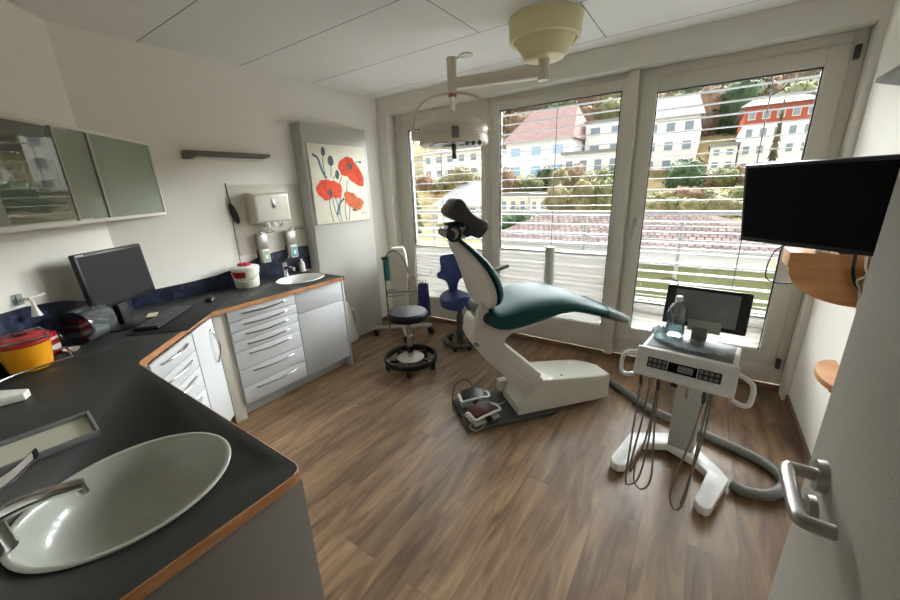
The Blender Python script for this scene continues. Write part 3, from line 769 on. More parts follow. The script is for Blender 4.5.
# local +x faces the user
mm = fr((.03, 0, 0), 0, 0, R(-4))
MB().box(-.03, .0, -.192, .235, .135, .435, .008, m=mm).build('housing', M['black'], t, world=False)
MB().box(.0003, .0012, -.178, .217, .158, .418, m=mm).build('screen', M['screengrey'], t, world=False)
MB().box(.0003, .0012, -.185, -.14, .421, .431, m=mm).build('badge', M['lgrey'], t, world=False)
MB().box(-.06, -.02, -.035, .035, .01, .20, .008, m=mm).build('stand', M['black'], t, world=False)
MB().lathe([(0, 0), (.115, 0), (.115, .006), (.10, .014), (0, .018)], 32, Matrix.Translation((0, 0, 0)), .8, 1.15).build('foot', M['black'], t, world=False)

ang = R(135)
t = thing('desk_mat', 'black desk mat lying along the angled worktop edge', 'mat', (-2.52, .80, WZ + .001), ang)
MB().box(-.27, .27, -.15, .15, 0, .003, .001).build('mat', M['blackmat'], t, world=False)
t = thing('keyboard', 'black keyboard lying on the desk mat below the monitor', 'keyboard', (-2.575, .735, WZ + .005), ang)
MB().box(-.2, .2, -.062, .062, 0, .012, .004).build('base', M['black'], t, world=False)
for r_ in range(5):
    b = MB()
    for k in range(15):
        w = .0235
        b.box(-.188 + k * .0252, -.188 + k * .0252 + w * .9, -.054 + r_ * .0222, -.054 + r_ * .0222 + .018, .0121, .017, .0015, 1)
    b.build('key_row', M['dgrey'], t, world=False)
t = thing('computer_mouse', 'black mouse on the worktop right of the desk mat', 'mouse', (-2.74, 1.055, WZ + .001), R(150))
b = MB(); b.lathe([(0, 0), (.95, 0), (1.0, .15), (.92, .5), (.65, .85), (.3, .98), (0, 1.0)], 24, Matrix.Diagonal((1, 1, .036, 1)), .056, .033); b.build('shell', M['black'], t, world=False, smooth=60)
MB().box(.015, .035, -.003, .003, .026, .037, .002).build('wheel', M['dgrey'], t, world=False)
for i, (dx, dy, a, lab) in enumerate(((-2.66, .70, 20, 'pale yellow paper slip lying by the monitor foot'),)):
    t = thing('paper_slip', lab, 'paper', (dx, dy, WZ + .022), R(a) + ang)
    MB().box(-.045, .045, -.025, .025, 0, .0015).build('sheet', M['keywhite'], t, world=False)
# clear dome lying on its side
t = thing('clear_jar', 'clear plastic jar lying on its side left of the keyboard', 'jar', (-2.52, .40, WZ + .001), R(0))
jm = fr((-2.54, .40, WZ + .09), R(132), R(0), 0)
jm2 = jm @ Matrix.Rotation(R(90), 4, 'Y')
MB().lathe([(.083, -.085), (.087, -.085), (.087, .07), (.08, .085), (0, .09), (0, .086), (.078, .081), (.083, .068), (.083, -.085)], 36, jm2).build('wall', M['clear'], t)
MB().lathe([(0, -.07), (.082, -.07), (.082, -.064), (0, -.064)], 36, jm2).build('inner_disc', M['smoke'], t)
b = MB(); b.box(-.03, .078, -.04, .035, -.076, -.03, .008, m=jm); b.build('white_insert', M['offwhite'], t)
# sharps container, its rack and neighbours
cxs, cys = -2.335, .155
t = thing('sharps_container', 'yellow sharps container with dark red lid inside wire rack', 'container', (cxs, cys, WZ + .001))
MB().lathe([(0, 0), (.062, 0), (.068, .006), (.084, .118), (.086, .123)], 36).build('tub', M['yellow'], t, world=False)
MB().lathe([(.087, .116), (.091, .122), (.089, .142), (.07, .152), (.03, .156), (0, .156)], 36).build('lid', M['red'], t, world=False)
MB().box(-.03, .03, -.02, .02, .155, .166, .004).build('lid_hatch', M['darkred'], t, world=False)
t = thing('wire_rack', 'chrome wire rack looped around the yellow sharps container', 'rack', (-2.3, .1, WZ + .001))
def loop(z, sx, sl):
    c = Vector((-2.20, .28, z)); d1 = Vector((-.80, -.60, 0)); 
    return c
hi = [(-2.44, .128, .975), (-2.438, .215, .975), (-2.425, .232, .975), (-2.265, .225, .975), (-2.24, .205, .975), (-2.245, .05, .975), (-2.25, -.062, .975)]
MB().tube(catmull(hi, 5), .0045, 8).build('upper_loop', M['chrome'], t)
lo = [(-2.425, .112, .86), (-2.41, .262, .86), (-2.395, .28, .86), (-2.26, .275, .86), (-2.235, .255, .86), (-2.215, .12, .86), (-2.14, -.02, .86), (-2.125, -.185, .86)]
MB().tube(catmull(lo, 5), .0045, 8).build('lower_loop', M['chrome'], t)
for p, q_ in (((-2.25, -.062, .975), (-2.25, -.062, .835)), ((-2.44, .128, .975), (-2.425, .112, .86))):
    MB().tube([p, q_], .0045, 8).build('upright', M['chrome'], t)
for p in ((-2.125, -.185), (-2.425, .112)):
    MB().tube([(p[0], p[1], .858), (p[0], p[1], WZ + .001)], .0045, 8).build('foot', M['chrome'], t)
t = thing('medicine_box', 'small red and white carton behind the sharps container', 'box', (-2.482, .232, WZ + .001), R(45))
MB().box(-.035, .035, -.03, .03, 0, .105, .001).build('carton', M['red'], t, world=False)
MB().box(-.0352, .0352, -.0302, .0302, .02, .045).build('white_band', M['white'], t, world=False)
MB().box(-.0352, .0352, -.0302, .0302, .07, .082).build('white_band', M['white'], t, world=False)
t = thing('small_dish', 'small shallow white dish on the worktop beside the wire rack', 'dish', (-2.435, .30, WZ + .001))
MB().lathe([(0, 0), (.02, 0), (.03, .01), (.032, .012), (.029, .012), (.018, .004), (0, .004)], 28).build('bowl', M['white'], t, world=False)
t = thing('white_carton', 'flat white carton on the worktop between wire rack and tray', 'box', (-2.03, .02, WZ + .001), R(0))
MB().prism([(-1.99, .105), (-1.955, .085), (-2.01, -.10), (-2.10, -.10), (-2.075, .04)], WZ + .001, WZ + .03, bev=.004).build('carton', M['white'], t)
t = thing('glove_box', 'white box at the left picture edge behind the flat carton', 'box', (-2.36, -.02, WZ + .001), R(20))
MB().box(-.06, .06, -.06, .06, 0, .055, .003).build('carton', M['white'], t, world=False)
MB().lathe([(0, .0552), (.032, .0552), (.032, .0557), (0, .0557)], 20).build('opening', M['lgrey'], t, world=False)
t = thing('wall_hook', 'white plastic spout holder with flared foot on the blue splashback', 'holder', dg(.62, .03, 1.0))
b = MB(); P = [dg(.72, .016, 1.10), dg(.72, .05, 1.098), dg(.72, .06, 1.08), dg(.72, .06, 1.05), dg(.72, .06, 1.018)]
b.tube(catmull(P, 5), [.006] * 11 + [.007, .008, .009, .01, .011, .013, .015, .017, .019, .02][:10], 14); b.build('spout', M['white'], t)
b = MB(); b.tube([dg(.725, .055, 1.102), dg(.64, .055, 1.102)], .0055, 10); b.build('arm', M['white'], t)
MB().box(.70, .74, .003, .016, 1.075, 1.125, .003, m=Matrix.Translation(n0) @ Matrix.Rotation(R(-45), 4, 'Z')).build('wall_plate', M['clear'], t)
# tray
t = thing('instrument_tray', 'long grey tray with pale liner beside the near washbasin', 'tray', (-1.52, .02, WZ + .001), R(0))
tm = fr((-1.5225, .18, WZ + .001), R(-4))
b = MB(); x0, x1, y0, y1 = -.088, .088, -.33, 0
b.box(x0, x1, y0, y1, 0, .004, m=tm)
for a in ((x0, x0 + .008, y0, y1), (x1 - .008, x1, y0, y1), (x0, x1, y0, y0 + .008), (x0, x1, y1 - .008, y1)): b.box(*a, 0, .02, .003, m=tm)
b.build('tray_body', M['traygrey'], t)
MB().box(x0 + .012, x1 - .012, y0 + .012, y1 - .012, .004, .007, m=tm).build('liner', M['tablet'], t)

# ------------------------------------------------------------------ tall panel and poppy picture
PX = -2.93
t = thing('tall_panel', 'tall flat silver-grey panel standing against the left wall past the worktop', 'panel', (-2.99, 2.47, 0))
MB().box(XL + .002, PX, 2.098, 2.845, 0.002, 2.10, .006).build('panel', M['silverpanel'], t)
MB().box(XL + .002, PX - .012, 2.086, 2.0975, 0.002, 2.09).build('side_channel', M['lgrey'], t)
t = thing('poppy_picture', 'canvas painting of red poppies hung on the silver-grey panel', 'painting', (PX, 2.47, 1.25))
PZ0, PZ1, PY0, PY1 = 1.235, 1.935, 2.13, 2.78
MB().box(PX + .0005, PX + .018, PY0, PY1, PZ0, PZ1, .002).build('canvas', M['canvas'], t)
def pic(u, v, k=0): return (PX + .0185 + .0006 * k, PY0 + u * (PY1 - PY0), PZ1 - v * (PZ1 - PZ0))
def flat(pts, k, name, material, thick=.0007):
    b = MB(); A = [pic(u, v, k) for u, v in pts]; B = [(x + thick, y, z) for x, y, z in A]
    b.loft([A, B]); return b.build(name, material, t, smooth=0)
def blob(cu, cv, ru, rv, rot, k, name, material, wob=.12, seed=0, n=40):
    if name == 'petal': ru *= 1.14; rv *= 1.14
    rnd = random.Random(seed); ph = [rnd.uniform(0, 6.28) for _ in range(4)]; pts = []
    for i in range(n):
        a = 2 * PI * i / n; r_ = 1 + wob * (math.sin(3 * a + ph[0]) * .5 + math.sin(5 * a + ph[1]) * .35 + math.sin(8 * a + ph[2]) * .25)
        x, y = ru * r_ * math.cos(a), rv * r_ * math.sin(a); c, s_ = math.cos(rot), math.sin(rot)
        pts.append((cu + x * c - y * s_, cv + x * s_ + y * c))
    flat(pts, k, name, material)
def stem(pts, w=.006, k=0, material='stem', name='stem'):
    P = catmull([(a, c, 0) for a, c in pts], 6); L_, R_ = [], []
    for i, p in enumerate(P):
        d_ = (P[min(i + 1, len(P) - 1)] - P[max(i - 1, 0)]).normalized(); L_.append((p.x - d_.y * w, p.y + d_.x * w)); R_.append((p.x + d_.y * w, p.y - d_.x * w))
    flat(L_ + R_[::-1], k, name, M[material])
for s_ in ([(.24, .40), (.22, .25), (.24, .13)], [(.33, .40), (.345, .32), (.355, .22)], [(.26, .65), (.25, .80), (.28, .98)], [(.31, .66), (.33, .82), (.40, .99)], [(.36, .66), (.40, .80), (.44, .99)], [(.52, .40), (.46, .52), (.44, .72), (.40, .9)], [(.62, .44), (.58, .60), (.52, .8), (.52, .98)], [(.62, .78), (.60, .88), (.57, .99)], [(.36, .42), (.41, .38), (.43, .35)], [(.78, .24), (.84, .20), (.90, .20)]):
    stem(s_)
stem([(.06, .13), (.14, .17), (.17, .26), (.21, .36), (.25, .42)], .016, 0, 'stem', 'leaf')
stem([(.36, .90), (.42, .76), (.52, .68)], .016, 1, 'stem', 'leaf')
blob(.245, .09, .035, .055, .1, 1, 'bud', M['bud'], .06, 1); blob(.355, .20, .05, .065, 0, 1, 'bud', M['bud'], .06, 2); blob(.445, .37, .035, .06, .1, 1, 'bud', M['bud'], .06, 3); blob(.91, .20, .02, .018, 0, 1, 'bud', M['bud'], .06, 4)
blob(.21, .56, .13, .115, -.1, 2, 'petal', M['poppy'], .12, 5); blob(.36, .56, .13, .095, .35, 3, 'petal', M['poppy'], .12, 6)
blob(.63, .26, .14, .10, -.5, 2, 'petal', M['poppy'], .1, 7); blob(.77, .35, .19, .11, .75, 3, 'petal', M['poppy'], .1, 8)
blob(.66, .70, .13, .085, .4, 2, 'petal', M['poppy2'], .14, 9); blob(.76, .76, .12, .075, .1, 3, 'petal', M['poppy2'], .14, 10)
blob(.69, .26, .05, .045, .3, 4, 'flower_centre', M['pod'], .2, 11); blob(.28, .60, .04, .05, 0, 4, 'flower_centre', M['pod'], .2, 12); blob(.70, .85, .05, .014, .2, 4, 'flower_centre', M['pod'], .15, 13)
stem([(.84, .905), (.88, .895), (.94, .905)], .004, 1, 'bud', 'signature')

t = thing('white_case', 'thin white case with side handle standing on the floor against the tall panel', 'case', (-2.87, 2.3, 0))
b = MB(); b.prism([(2.10, .002), (2.40, .002), (2.42, .03), (2.335, .44), (2.31, .462), (2.10, .462)], 0, .055, m=Matrix(((0, 0, 1, -2.925), (1, 0, 0, 0), (0, 1, 0, 0), (0, 0, 0, 1))), bev=.008)
b.build('shell', M['white'], t)
MB().tube(catmull([(-2.90, 2.35, .335), (-2.90, 2.395, .345), (-2.90, 2.425, .325), (-2.90, 2.445, .20), (-2.90, 2.43, .165), (-2.90, 2.39, .16)], 6), .008, 8).build('handle', M['white'], t)

# ------------------------------------------------------------------ trolley with device
t = thing('equipment_trolley', 'wheeled beige device trolley with teal panel by the left window corner', 'trolley', (-2.54, 2.76, 0), math.atan2(.6, .8))
def casters(root, pts, r_=.035, world=False):
    for x, y in pts:
        c = MB().lathe([(0, r_ * 2 - .004), (.012, r_ * 2 - .004), (.012, r_ * 2 + .012), (0, r_ * 2 + .012)], 14, Matrix.Translation((x, y, 0))).build('caster', M['dgrey'], root, world=world)
        b = MB(); b.cyl((x - .02, y - .004, r_ + .001), (x - .006, y + .004, r_ + .001), r_, r_, 20); b.cyl((x + .006, y - .004, r_ + .001), (x + .02, y + .004, r_ + .001), r_, r_, 20)
        b.build('wheel', M['black'], c, world=world)
b = MB(); b.tube([(-.31, 0, .10), (.31, .0, .10)], .02, 10); b.tube([(0, 0, .10), (.05, -.24, .10)], .018, 10); b.tube([(0, 0, .10), (-.02, .22, .10)], .018, 10)
b.build('base_bars', M['lgrey'], t, world=False)
casters(t, [(-.30, 0), (.30, 0), (.05, -.235), (-.02, .21)])
b = MB(); b.box(-.055, .075, .02, .08, .09, .72, .01); b.build('column', M['beige'], t, world=False)
b = MB(); b.loft([[(-.10 + e, .0, .60), (.08 - e, .0, .60), (.08 - e, .14, .60), (-.10 + e, .14, .60)] if k == 0 else [(-.095 + e, .0 + e, z), (.085 - e, .0 + e, z), (.085 - e, .15, z), (-.095 + e, .15, z)] for k, e, z in ((0, 0, 0), (1, 0, .62), (1, .0, .80), (1, .012, .90), (1, .03, .945))])
b.build('device', M['beige'], t, world=False, smooth=40)
MB().box(-.155, -.099, -.03, .10, .62, .86, .008).build('teal_panel', M['teal'], t, world=False)
b = MB(); b.ell((-.0, -.004, .80), (.03, .01, .025)); b.build('dial', M['offwhite'], t, world=False)
MB().tube(catmull([(-.14, -.03, .10), (-.142, -.04, .55), (-.13, -.045, .82), (-.07, -.06, .925), (.02, -.06, .91), (.085, -.06, .78), (.10, -.06, .70)], 8), .007, 8).build('hose', M['dgrey'], t, world=False)
b = MB(); b.tube([(-.13, -.06, .50), (.17, -.06, .515), (.17, .05, .515), (-.13, .05, .50)], .008, 8, True); b.tube([(-.13, -.06, .50), (-.13, -.06, .46), (.17, -.06, .475), (.17, -.06, .515)], .006, 8); b.build('wire_shelf', M['chrome'], t, world=False)
MB().cyl((-.16, -.05, .86), (-.10, -.05, .86), .014, .014, 14).build('knob', M['black'], t, world=False)
b = MB(); b.tube(catmull([(.10, 0, .60), (.18, .0, .66), (.31, .02, .65), (.33, .02, .70)], 5), .004, 8); b.build('side_hook', M['chrome'], t, world=False)
t2 = thing('hanging_bag', 'dark purple-blue bag hanging from the equipment trolley', 'bag', (-2.36, 2.92, .2), math.atan2(.6, .8))
b = MB(); rings = []
for i in range(10):
    z = .20 + .36 * i / 9; w = .066 - .012 * i / 9; d_ = .035 + .004 * math.sin(i)
    rings.append([(w * math.cos(2 * PI * k / 24) * (1 + .09 * math.sin(5 * 2 * PI * k / 24)), d_ * math.sin(2 * PI * k / 24) * (1 + .12 * math.sin(7 * 2 * PI * k / 24)), z - .2) for k in range(24)])
b.loft(rings); b.build('sack', M['bag'], t2, world=False)
for k in (-.03, 0, .03):
    MB().tube(catmull([(k, 0, .35), (k, -.012, .385), (k, 0, .40), (k, .012, .385), (k, .004, .35)], 5), .004, 6).build('hanging_loop', M['dgrey'], t2, world=False)

# ------------------------------------------------------------------ round stool
t = thing('round_stool', 'round black swivel stool with chrome column and ring footrest base', 'stool', (-1.985, 2.225, 0))
MB().lathe([(0, .455), (.13, .455), (.162, .460), (.175, .48), (.174, .508), (.158, .526), (.09, .534), (0, .535)], 40).build('seat', M['blackvinyl'], t, world=False)
MB().lathe([(0, .445), (.09, .445), (.10, .456), (0, .456)], 30).build('seat_plate', M['black'], t, world=False)
b = MB(); b.cyl((0, 0, .10), (0, 0, .30), .028); b.cyl((0, 0, .30), (0, 0, .45), .017); b.build('column', M['chrome'], t, world=False)
MB().lathe([(.02, .105), (.115, .098), (.12, .094), (.115, .09), (.02, .09)], 40).build('chrome_disc', M['satin'], t, world=False)
MB().lathe([(.21, .066), (.232, .07), (.236, .085), (.234, .112), (.226, .118), (.21, .116), (.206, .1), (.21, .066)], 56).build('foot_ring', M['black'], t, world=False)
for k in range(5):
    a = 2 * PI * k / 5 + .3
    b = MB(); b.box(.02, .215, -.017, .017, .07, .092, .005, m=Matrix.Rotation(a, 4, 'Z')); b.build('base_arm', M['black'], t, world=False)
casters(t, [(.205 * math.cos(2 * PI * k / 5 + .3), .205 * math.sin(2 * PI * k / 5 + .3)) for k in range(5)], .029)

# ------------------------------------------------------------------ saddle chair
t = thing('saddle_chair', 'dark blue saddle chair with backrest behind the treatment chair', 'chair', (-1.86, 2.83, 0), R(-38))
P = [(.17 * math.cos(R(a)), .15 * math.sin(R(a)), .055) for a in range(0, 360, 12)]
MB().tube(P, .021, 10, True).build('base_ring', M['dgrey'], t, world=False)
casters(t, [(.16 * math.cos(R(a)), .14 * math.sin(R(a))) for a in (20, 110, 200, 250, 320)], .018)
b = MB(); b.box(-.17, .17, -.02, .02, .045, .07, .006); b.cyl((0.03, 0, .06), (.03, 0, .33), .034, .032); b.cyl((.03, 0, .33), (.03, 0, .45), .024); b.build('column', M['dgrey'], t, world=False)
b = MB(); b.box(-.10, .10, -.09, .09, .43, .455, .01); b.build('seat_plate', M['dgrey'], t, world=False)
b = MB(); rings = []
for i in range(13):
    x = -.19 + .38 * i / 12; w = .17 * math.sqrt(max(0.02, 1 - ((x - (-.02)) / .215) ** 2)); top_ = .525 + .035 * ((i - 5) / 7) ** 2
    rings.append([(x, w * math.cos(a), (.47 - .05 * abs(math.cos(a)) if math.sin(a) < 0 else top_ - .035 * math.cos(a) ** 2) ) for a in [2 * PI * k / 20 for k in range(20)]])
b.loft(rings); b.build('saddle_seat', M['bluevinyl'], t, world=False, smooth=80)
b = MB(); b.tube(catmull([(-.12, 0, .45), (-.22, 0, .48), (-.235, 0, .60), (-.23, 0, .74)], 5), .015, 10); b.build('back_post', M['dgrey'], t, world=False)
b = MB(); rings = []
for z, w in ((.545, .045), (.60, .055), (.64, .075), (.66, .11), (.675, .15), (.70, .165), (.73, .155), (.745, .125), (.79, .12), (.86, .128), (.885, .12), (.90, .09)):
    rings.append([(-.20 + .03 * math.sin(a) - .05 * (1 - (math.cos(a)) ** 2) * 0 + .05 * abs(math.cos(a)) ** 2, w * math.cos(a), z) for a in [2 * PI * k / 20 for k in range(20)]])
b.loft(rings); b.build('backrest', M['bluevinyl'], t, world=False, smooth=80)

# ------------------------------------------------------------------ treatment chair (local u along the body, v away from the camera)
CA = math.atan2(.757, .653)
t = thing('treatment_chair', 'dark green reclining dental treatment chair with white base in room centre', 'dental chair', (-1.068, 1.693, 0), CA)
def UV(o): return o
VC = .19
b = MB(); b.prism([(0, .02), (.02, 0), (.62, 0), (.69, .04), (.69, .34), (.62, .38), (.02, .38), (0, .36)], .001, .024, bev=.004)
b.build('base_plate', M['dgrey'], t, world=False)
# base cover: side profile swept across, rounded far end in plan
b = MB(); outl = []
n_ = 14
plan = [(.0, .042), (1.0, .042)]
rings = []
W0, W1 = .045, .335
def top_z(u): return .255 - .055 * (u - .55) / .55
us = [.375, .42, .50, .555, .62, .75, .88, .98, 1.03, 1.06, 1.08, 1.09]
for u in us:
    zt = (.09 + (u - .375) / .18 * .165) if u < .555 else top_z(u)
    k = max(0, (u - .93) / .16); inset = .10 * k * k
    va, vb = W0 + inset * .12, W1 - inset * 1.2
    rings.append([(u, va, .024), (u, va, zt - .006), (u, va + .006, zt), (u, vb - .006, zt), (u, vb, zt - .006), (u, vb, .024)])
b.loft(rings); b.build('base_cover', M['boxwhite'], t, world=False, smooth=30)
MB().lathe([(0, top_z(.72) + .0005), (.014, top_z(.72) + .0005), (.016, top_z(.72) - .004)], 18, Matrix.Translation((.72, .10, .0))).build('screw_cap', M['mgrey'], t, world=False)
# lift arm
prof = [(.44, .155), (.56, .285), (.40, .435), (.30, .53), (.285, .555), (.295, .585), (.34, .615), (.56, .66), (.50, .70), (.30, .69), (.14, .70), (.12, .73), (.10, .73), (.082, .69), (.068, .61), (.085, .56), (.13, .49), (.20, .41)]
Pm = Matrix(((1, 0, 0, 0), (0, 0, 1, 0), (0, 1, 0, 0), (0, 0, 0, 1)))   # (u, z, v) -> (u, v, z)
b = MB(); b.prism(prof, .075, .305, m=Pm, bev=.012); bmesh.ops.recalc_face_normals(b.bm, faces=list(b.bm.faces)); b.build('lift_arm', M['chairwhite'], t, world=False)
b = MB(); b.prism([(.44, .14), (.50, .20), (.30, .41), (.22, .40)], .065, .315, m=Pm, bev=.006); bmesh.ops.recalc_face_normals(b.bm, faces=list(b.bm.faces)); b.build('arm_cover', M['chairwhite'], t, world=False)
MB().box(.34, .41, .30, .36, .06, .15, .008, m=None).build('bumper', M['chairwhite'], t, world=False)
b = MB(); b.cyl((.375, .33, .025), (.375, .33, .065), .02); b.build('bumper_post', M['mgrey'], t, world=False)
b = MB()
for zz_ in (.585, .575, .565): b.box(.072 + (.585 - zz_) * .6, .10 + (.585 - zz_) * .6, .0722, .0748, zz_ - .003, zz_ + .003)
b.build('maker_mark', M['dgrey'], t, world=False)
# seat cushion: loft along u
st = [(.155, .785, .735, .19), (.165, .80, .715, .23), (.20, .808, .70, .252), (.26, .815, .69, .262), (.36, .845, .70, .268), (.48, .868, .722, .268), (.60, .872, .75, .262), (.70, .852, .752, .25), (.80, .815, .724, .232), (.90, .772, .69, .205), (1.0, .725, .655, .175), (1.10, .676, .617, .145), (1.20, .625, .58, .11), (1.27, .59, .56, .07), (1.30, .572, .558, .03)]
b = MB(); rings = []
for u, zt, zb, hw in st:
    zb = zb - .012
    ring_ = []
    h_ = (zt - zb) / 2; zc = (zt + zb) / 2
    for k in range(28):
        a = 2 * PI * k / 28; c_, s_ = math.cos(a), math.sin(a)
        x = hw * math.copysign(abs(c_) ** .45, c_); z = h_ * math.copysign(abs(s_) ** .55, s_)
        crown = -.016 * (x / .27) ** 2 if s_ > 0 else 0
        dish = 0
        ring_.append((u, VC + x, zc + z + crown))
    rings.append(ring_)
b.loft(rings); b.build('seat_cushion', M['green'], t, world=False, smooth=80)
b = MB(); rings = []
for u, zt, zb, hw in st:
    if u < 1.0: continue
    zt += .006; zb -= .018; hw += .006; h_ = (zt - zb) / 2; zc = (zt + zb) / 2
    rings.append([(u, VC + hw * math.copysign(abs(math.cos(a)) ** .45, math.cos(a)), zc + h_ * math.copysign(abs(math.sin(a)) ** .55, math.sin(a)) + .003 * math.sin(9 * a + u * 40)) for a in [2 * PI * k / 40 for k in range(40)]])
b.loft(rings, cap=False); b.build('foot_cover', M['foil'], t, world=False, smooth=25)
# backrest: teardrop outline, leaning; axis from (bu,bz) upward
A0 = Vector((.20, 0, .80)); A1 = Vector((-.005, 0, 1.225)); ax = (A1 - A0); LA = ax.length; ax.normalize(); nn = Vector((ax.z, 0, -ax.x))   # nn: towards the patient (+u)
def half(tn):   # half width along the back
    pts = [(0, .05), (.03, .13), (.08, .19), (.18, .238), (.32, .252), (.5, .238), (.7, .19), (.85, .14), (.95, .10), (1.0, .075)]
    for (a, wa), (c, wc) in zip(pts, pts[1:]):
        if a <= tn <= c: return wa + (wc - wa) * (tn - a) / (c - a)
    return .07
shell, cush = [], []
TN = [0, .02, .05, .09, .14, .2, .28, .36, .45, .55, .65, .75, .85, .93, .98, 1.0]
for tn in TN:
    w = half(tn); c = A0 + ax * (LA * tn); bul = .055 * math.sin(PI * min(1, tn * .95 + .03)) - .012
    c = c + nn * (bul)
    k_ = w / .25
    shell.append([tuple(c + Vector((0, VC + w * math.cos(a), 0)) + nn * ((-.085 * k_ * abs(math.sin(a)) ** .7) if math.sin(a) > 0 else .02 * abs(math.sin(a)))) for a in [2 * PI * q_ / 28 for q_ in range(28)]])
    w2 = w * 1.03 + .004
    cush.append([tuple(c + nn * .02 + Vector((0, VC + w2 * math.copysign(abs(math.cos(a)) ** .6, math.cos(a)), 0)) + nn * (.045 * max(.4, k_) * abs(math.sin(a)) ** .6 if math.sin(a) > 0 else -.008 * abs(math.sin(a)))) for a in [2 * PI * q_ / 28 for q_ in range(28)]])
b = MB(); b.loft(shell); b.build('backrest_shell', M['chairwhite'], t, world=False, smooth=60)
b = MB(); b.loft(cush); b.build('backrest_cushion', M['green'], t, world=False, smooth=70)
b = MB(); b.cyl((.16, .03, .755), (.16, .35, .755), .036, .036, 24); b.build('hinge', M['dgrey'], t, world=False)
b = MB(); b.prism([(.075, .70), (.14, .69), (.165, .76), (.16, .83), (.12, .87), (.09, .80)], .04, .075, m=Pm, bev=.006); bmesh.ops.recalc_face_normals(b.bm, faces=list(b.bm.faces)); b.build('back_bracket', M['chairwhite'], t, world=False)
# headrest joint and cushion
hj = MB().box(-.055, .075, VC - .06, VC + .06, 1.225, 1.315, .03, 4).build('headrest_joint', M['white'], t, world=False)
MB().box(-.045, .055, VC - .064, VC + .064, 1.295, 1.325, .014, 3).build('green_pad', M['green'], hj, world=False)
b = MB(); b.cyl((-.045, VC - .10, 1.262), (-.045, VC + .10, 1.262), .027, .027, 20); b.cyl((.06, VC - .085, 1.262), (.06, VC + .085, 1.262), .022, .022, 20); b.build('joint_knob', M['black'], hj, world=False)
b = MB(); b.torus((0, 0, 0), .04, .009, 24, 8, m=fr((-.02, VC - .075, 1.265), 0, R(90))); b.build('lever_ring', M['black'], hj, world=False)
dogb = [(-.128, .034), (-.12, .055), (-.085, .062), (-.045, .050), (0, .04), (.045, .046), (.085, .06), (.12, .055), (.13, .03), (.13, -.025), (.12, -.05), (.085, -.056), (.045, -.042), (0, -.036), (-.045, -.046), (-.085, -.058), (-.12, -.052), (-.128, -.03)]
hm = Matrix.Translation((.068, VC, 1.342)) @ Matrix.Rotation(R(41), 4, 'Y') @ Pm
b = MB(); b.prism(dogb, -.10, .10, m=hm, bev=.016, seg=3); bmesh.ops.recalc_face_normals(b.bm, faces=list(b.bm.faces)); b.build('headrest_cushion', M['greyfoam'], t, world=False, smooth=60)
b = MB(); b.tube(catmull([(.22, .46, .86), (.30, .475, .915), (.38, .475, .94), (.48, .475, .965)], 5), .013, 10); b.build('armrest', M['mgrey'], t, world=False)
b = MB(); b.cyl((.825, .50, .72), (.825, .50, 1.075), .036, .034, 24); b.build('support_post', M['offwhite'], t, world=False)
b = MB(); b.box(.60, .86, .42, .53, .70, .735, .01); b.build('post_bracket', M['chairwhite'], t, world=False)

# foot controls on the base plate
def pedal(u, v, rz, label):
    p = thing('foot_control', label, 'foot pedal', (-1.068 + .653 * u - .757 * v, 1.693 + .757 * u + .653 * v, .025), CA + rz, 'foot controls')
    MB().box(-.085, .085, -.055, .055, 0, .035, .012).build('housing', M['lgrey'], p, world=False)
    MB().cyl((.01, -.058, .03), (.01, -.02, .034), .022, .02, 20).build('side_button', M['black'], p, world=False)
    b = MB(); rings = []
    for i in range(9):
        x = -.07 + .14 * i / 8; z = .045 + .025 * (1 - ((i - 4) / 4) ** 2)
        rings.append([(x, -.03, z), (x, .055, z + .025), (x, .055, z + .037), (x, -.03, z + .012)])
    b.loft(rings); b.build('pedal_plate', M['darkred'] if rz > 0 else M['black'], p, world=False)
    b = MB(); b.tube(catmull([(-.085, .05, .03), (-.088, .01, .09), (-.08, -.052, .075), (-.04, -.06, .085), (.03, -.06, .10), (.08, -.052, .095), (.088, 0, .09), (.085, .05, .06)], 6), .008, 10); b.build('guard_hoop', M['white'], p, world=False)
    p.scale = (1.2, 1.15, .78)
    return p
pedal(.135, .085, R(12), 'grey foot control with dark red pedal at the near edge of the base plate')
pedal(.135, .285, R(-6), 'grey foot control with black pedal at the far side of the base plate')
def uvw(u, v, z): return (-1.068 + .653 * u - .757 * v, 1.693 + .757 * u + .653 * v, z)
o = MB().tube(catmull([uvw(.14, .33, .05), uvw(.15, .36, .12), uvw(.10, .38, .17), uvw(.02, .36, .14), uvw(-.02, .30, .06), uvw(-.022, .22, .012), uvw(.012, .12, .035), uvw(.05, .07, .035)], 8), .004, 8).build('pedal_cable', M['black'], None)
props(o, 'thin black cable arching over the far foot control', 'cable')
o = MB().tube(catmull([uvw(.08, .05, .04), uvw(.03, .03, .034), uvw(.02, .01, .03), uvw(.05, -.012, .012), uvw(.10, -.012, .03), uvw(.12, .02, .034), uvw(.07, .06, .05), uvw(.15, .18, .10), uvw(.28, .16, .06), uvw(.35, .22, .035)], 8), .004, 8).build('pedal_cable', M['lgrey'], None)
props(o, 'thin pale grey cable looping off the near foot control', 'cable')

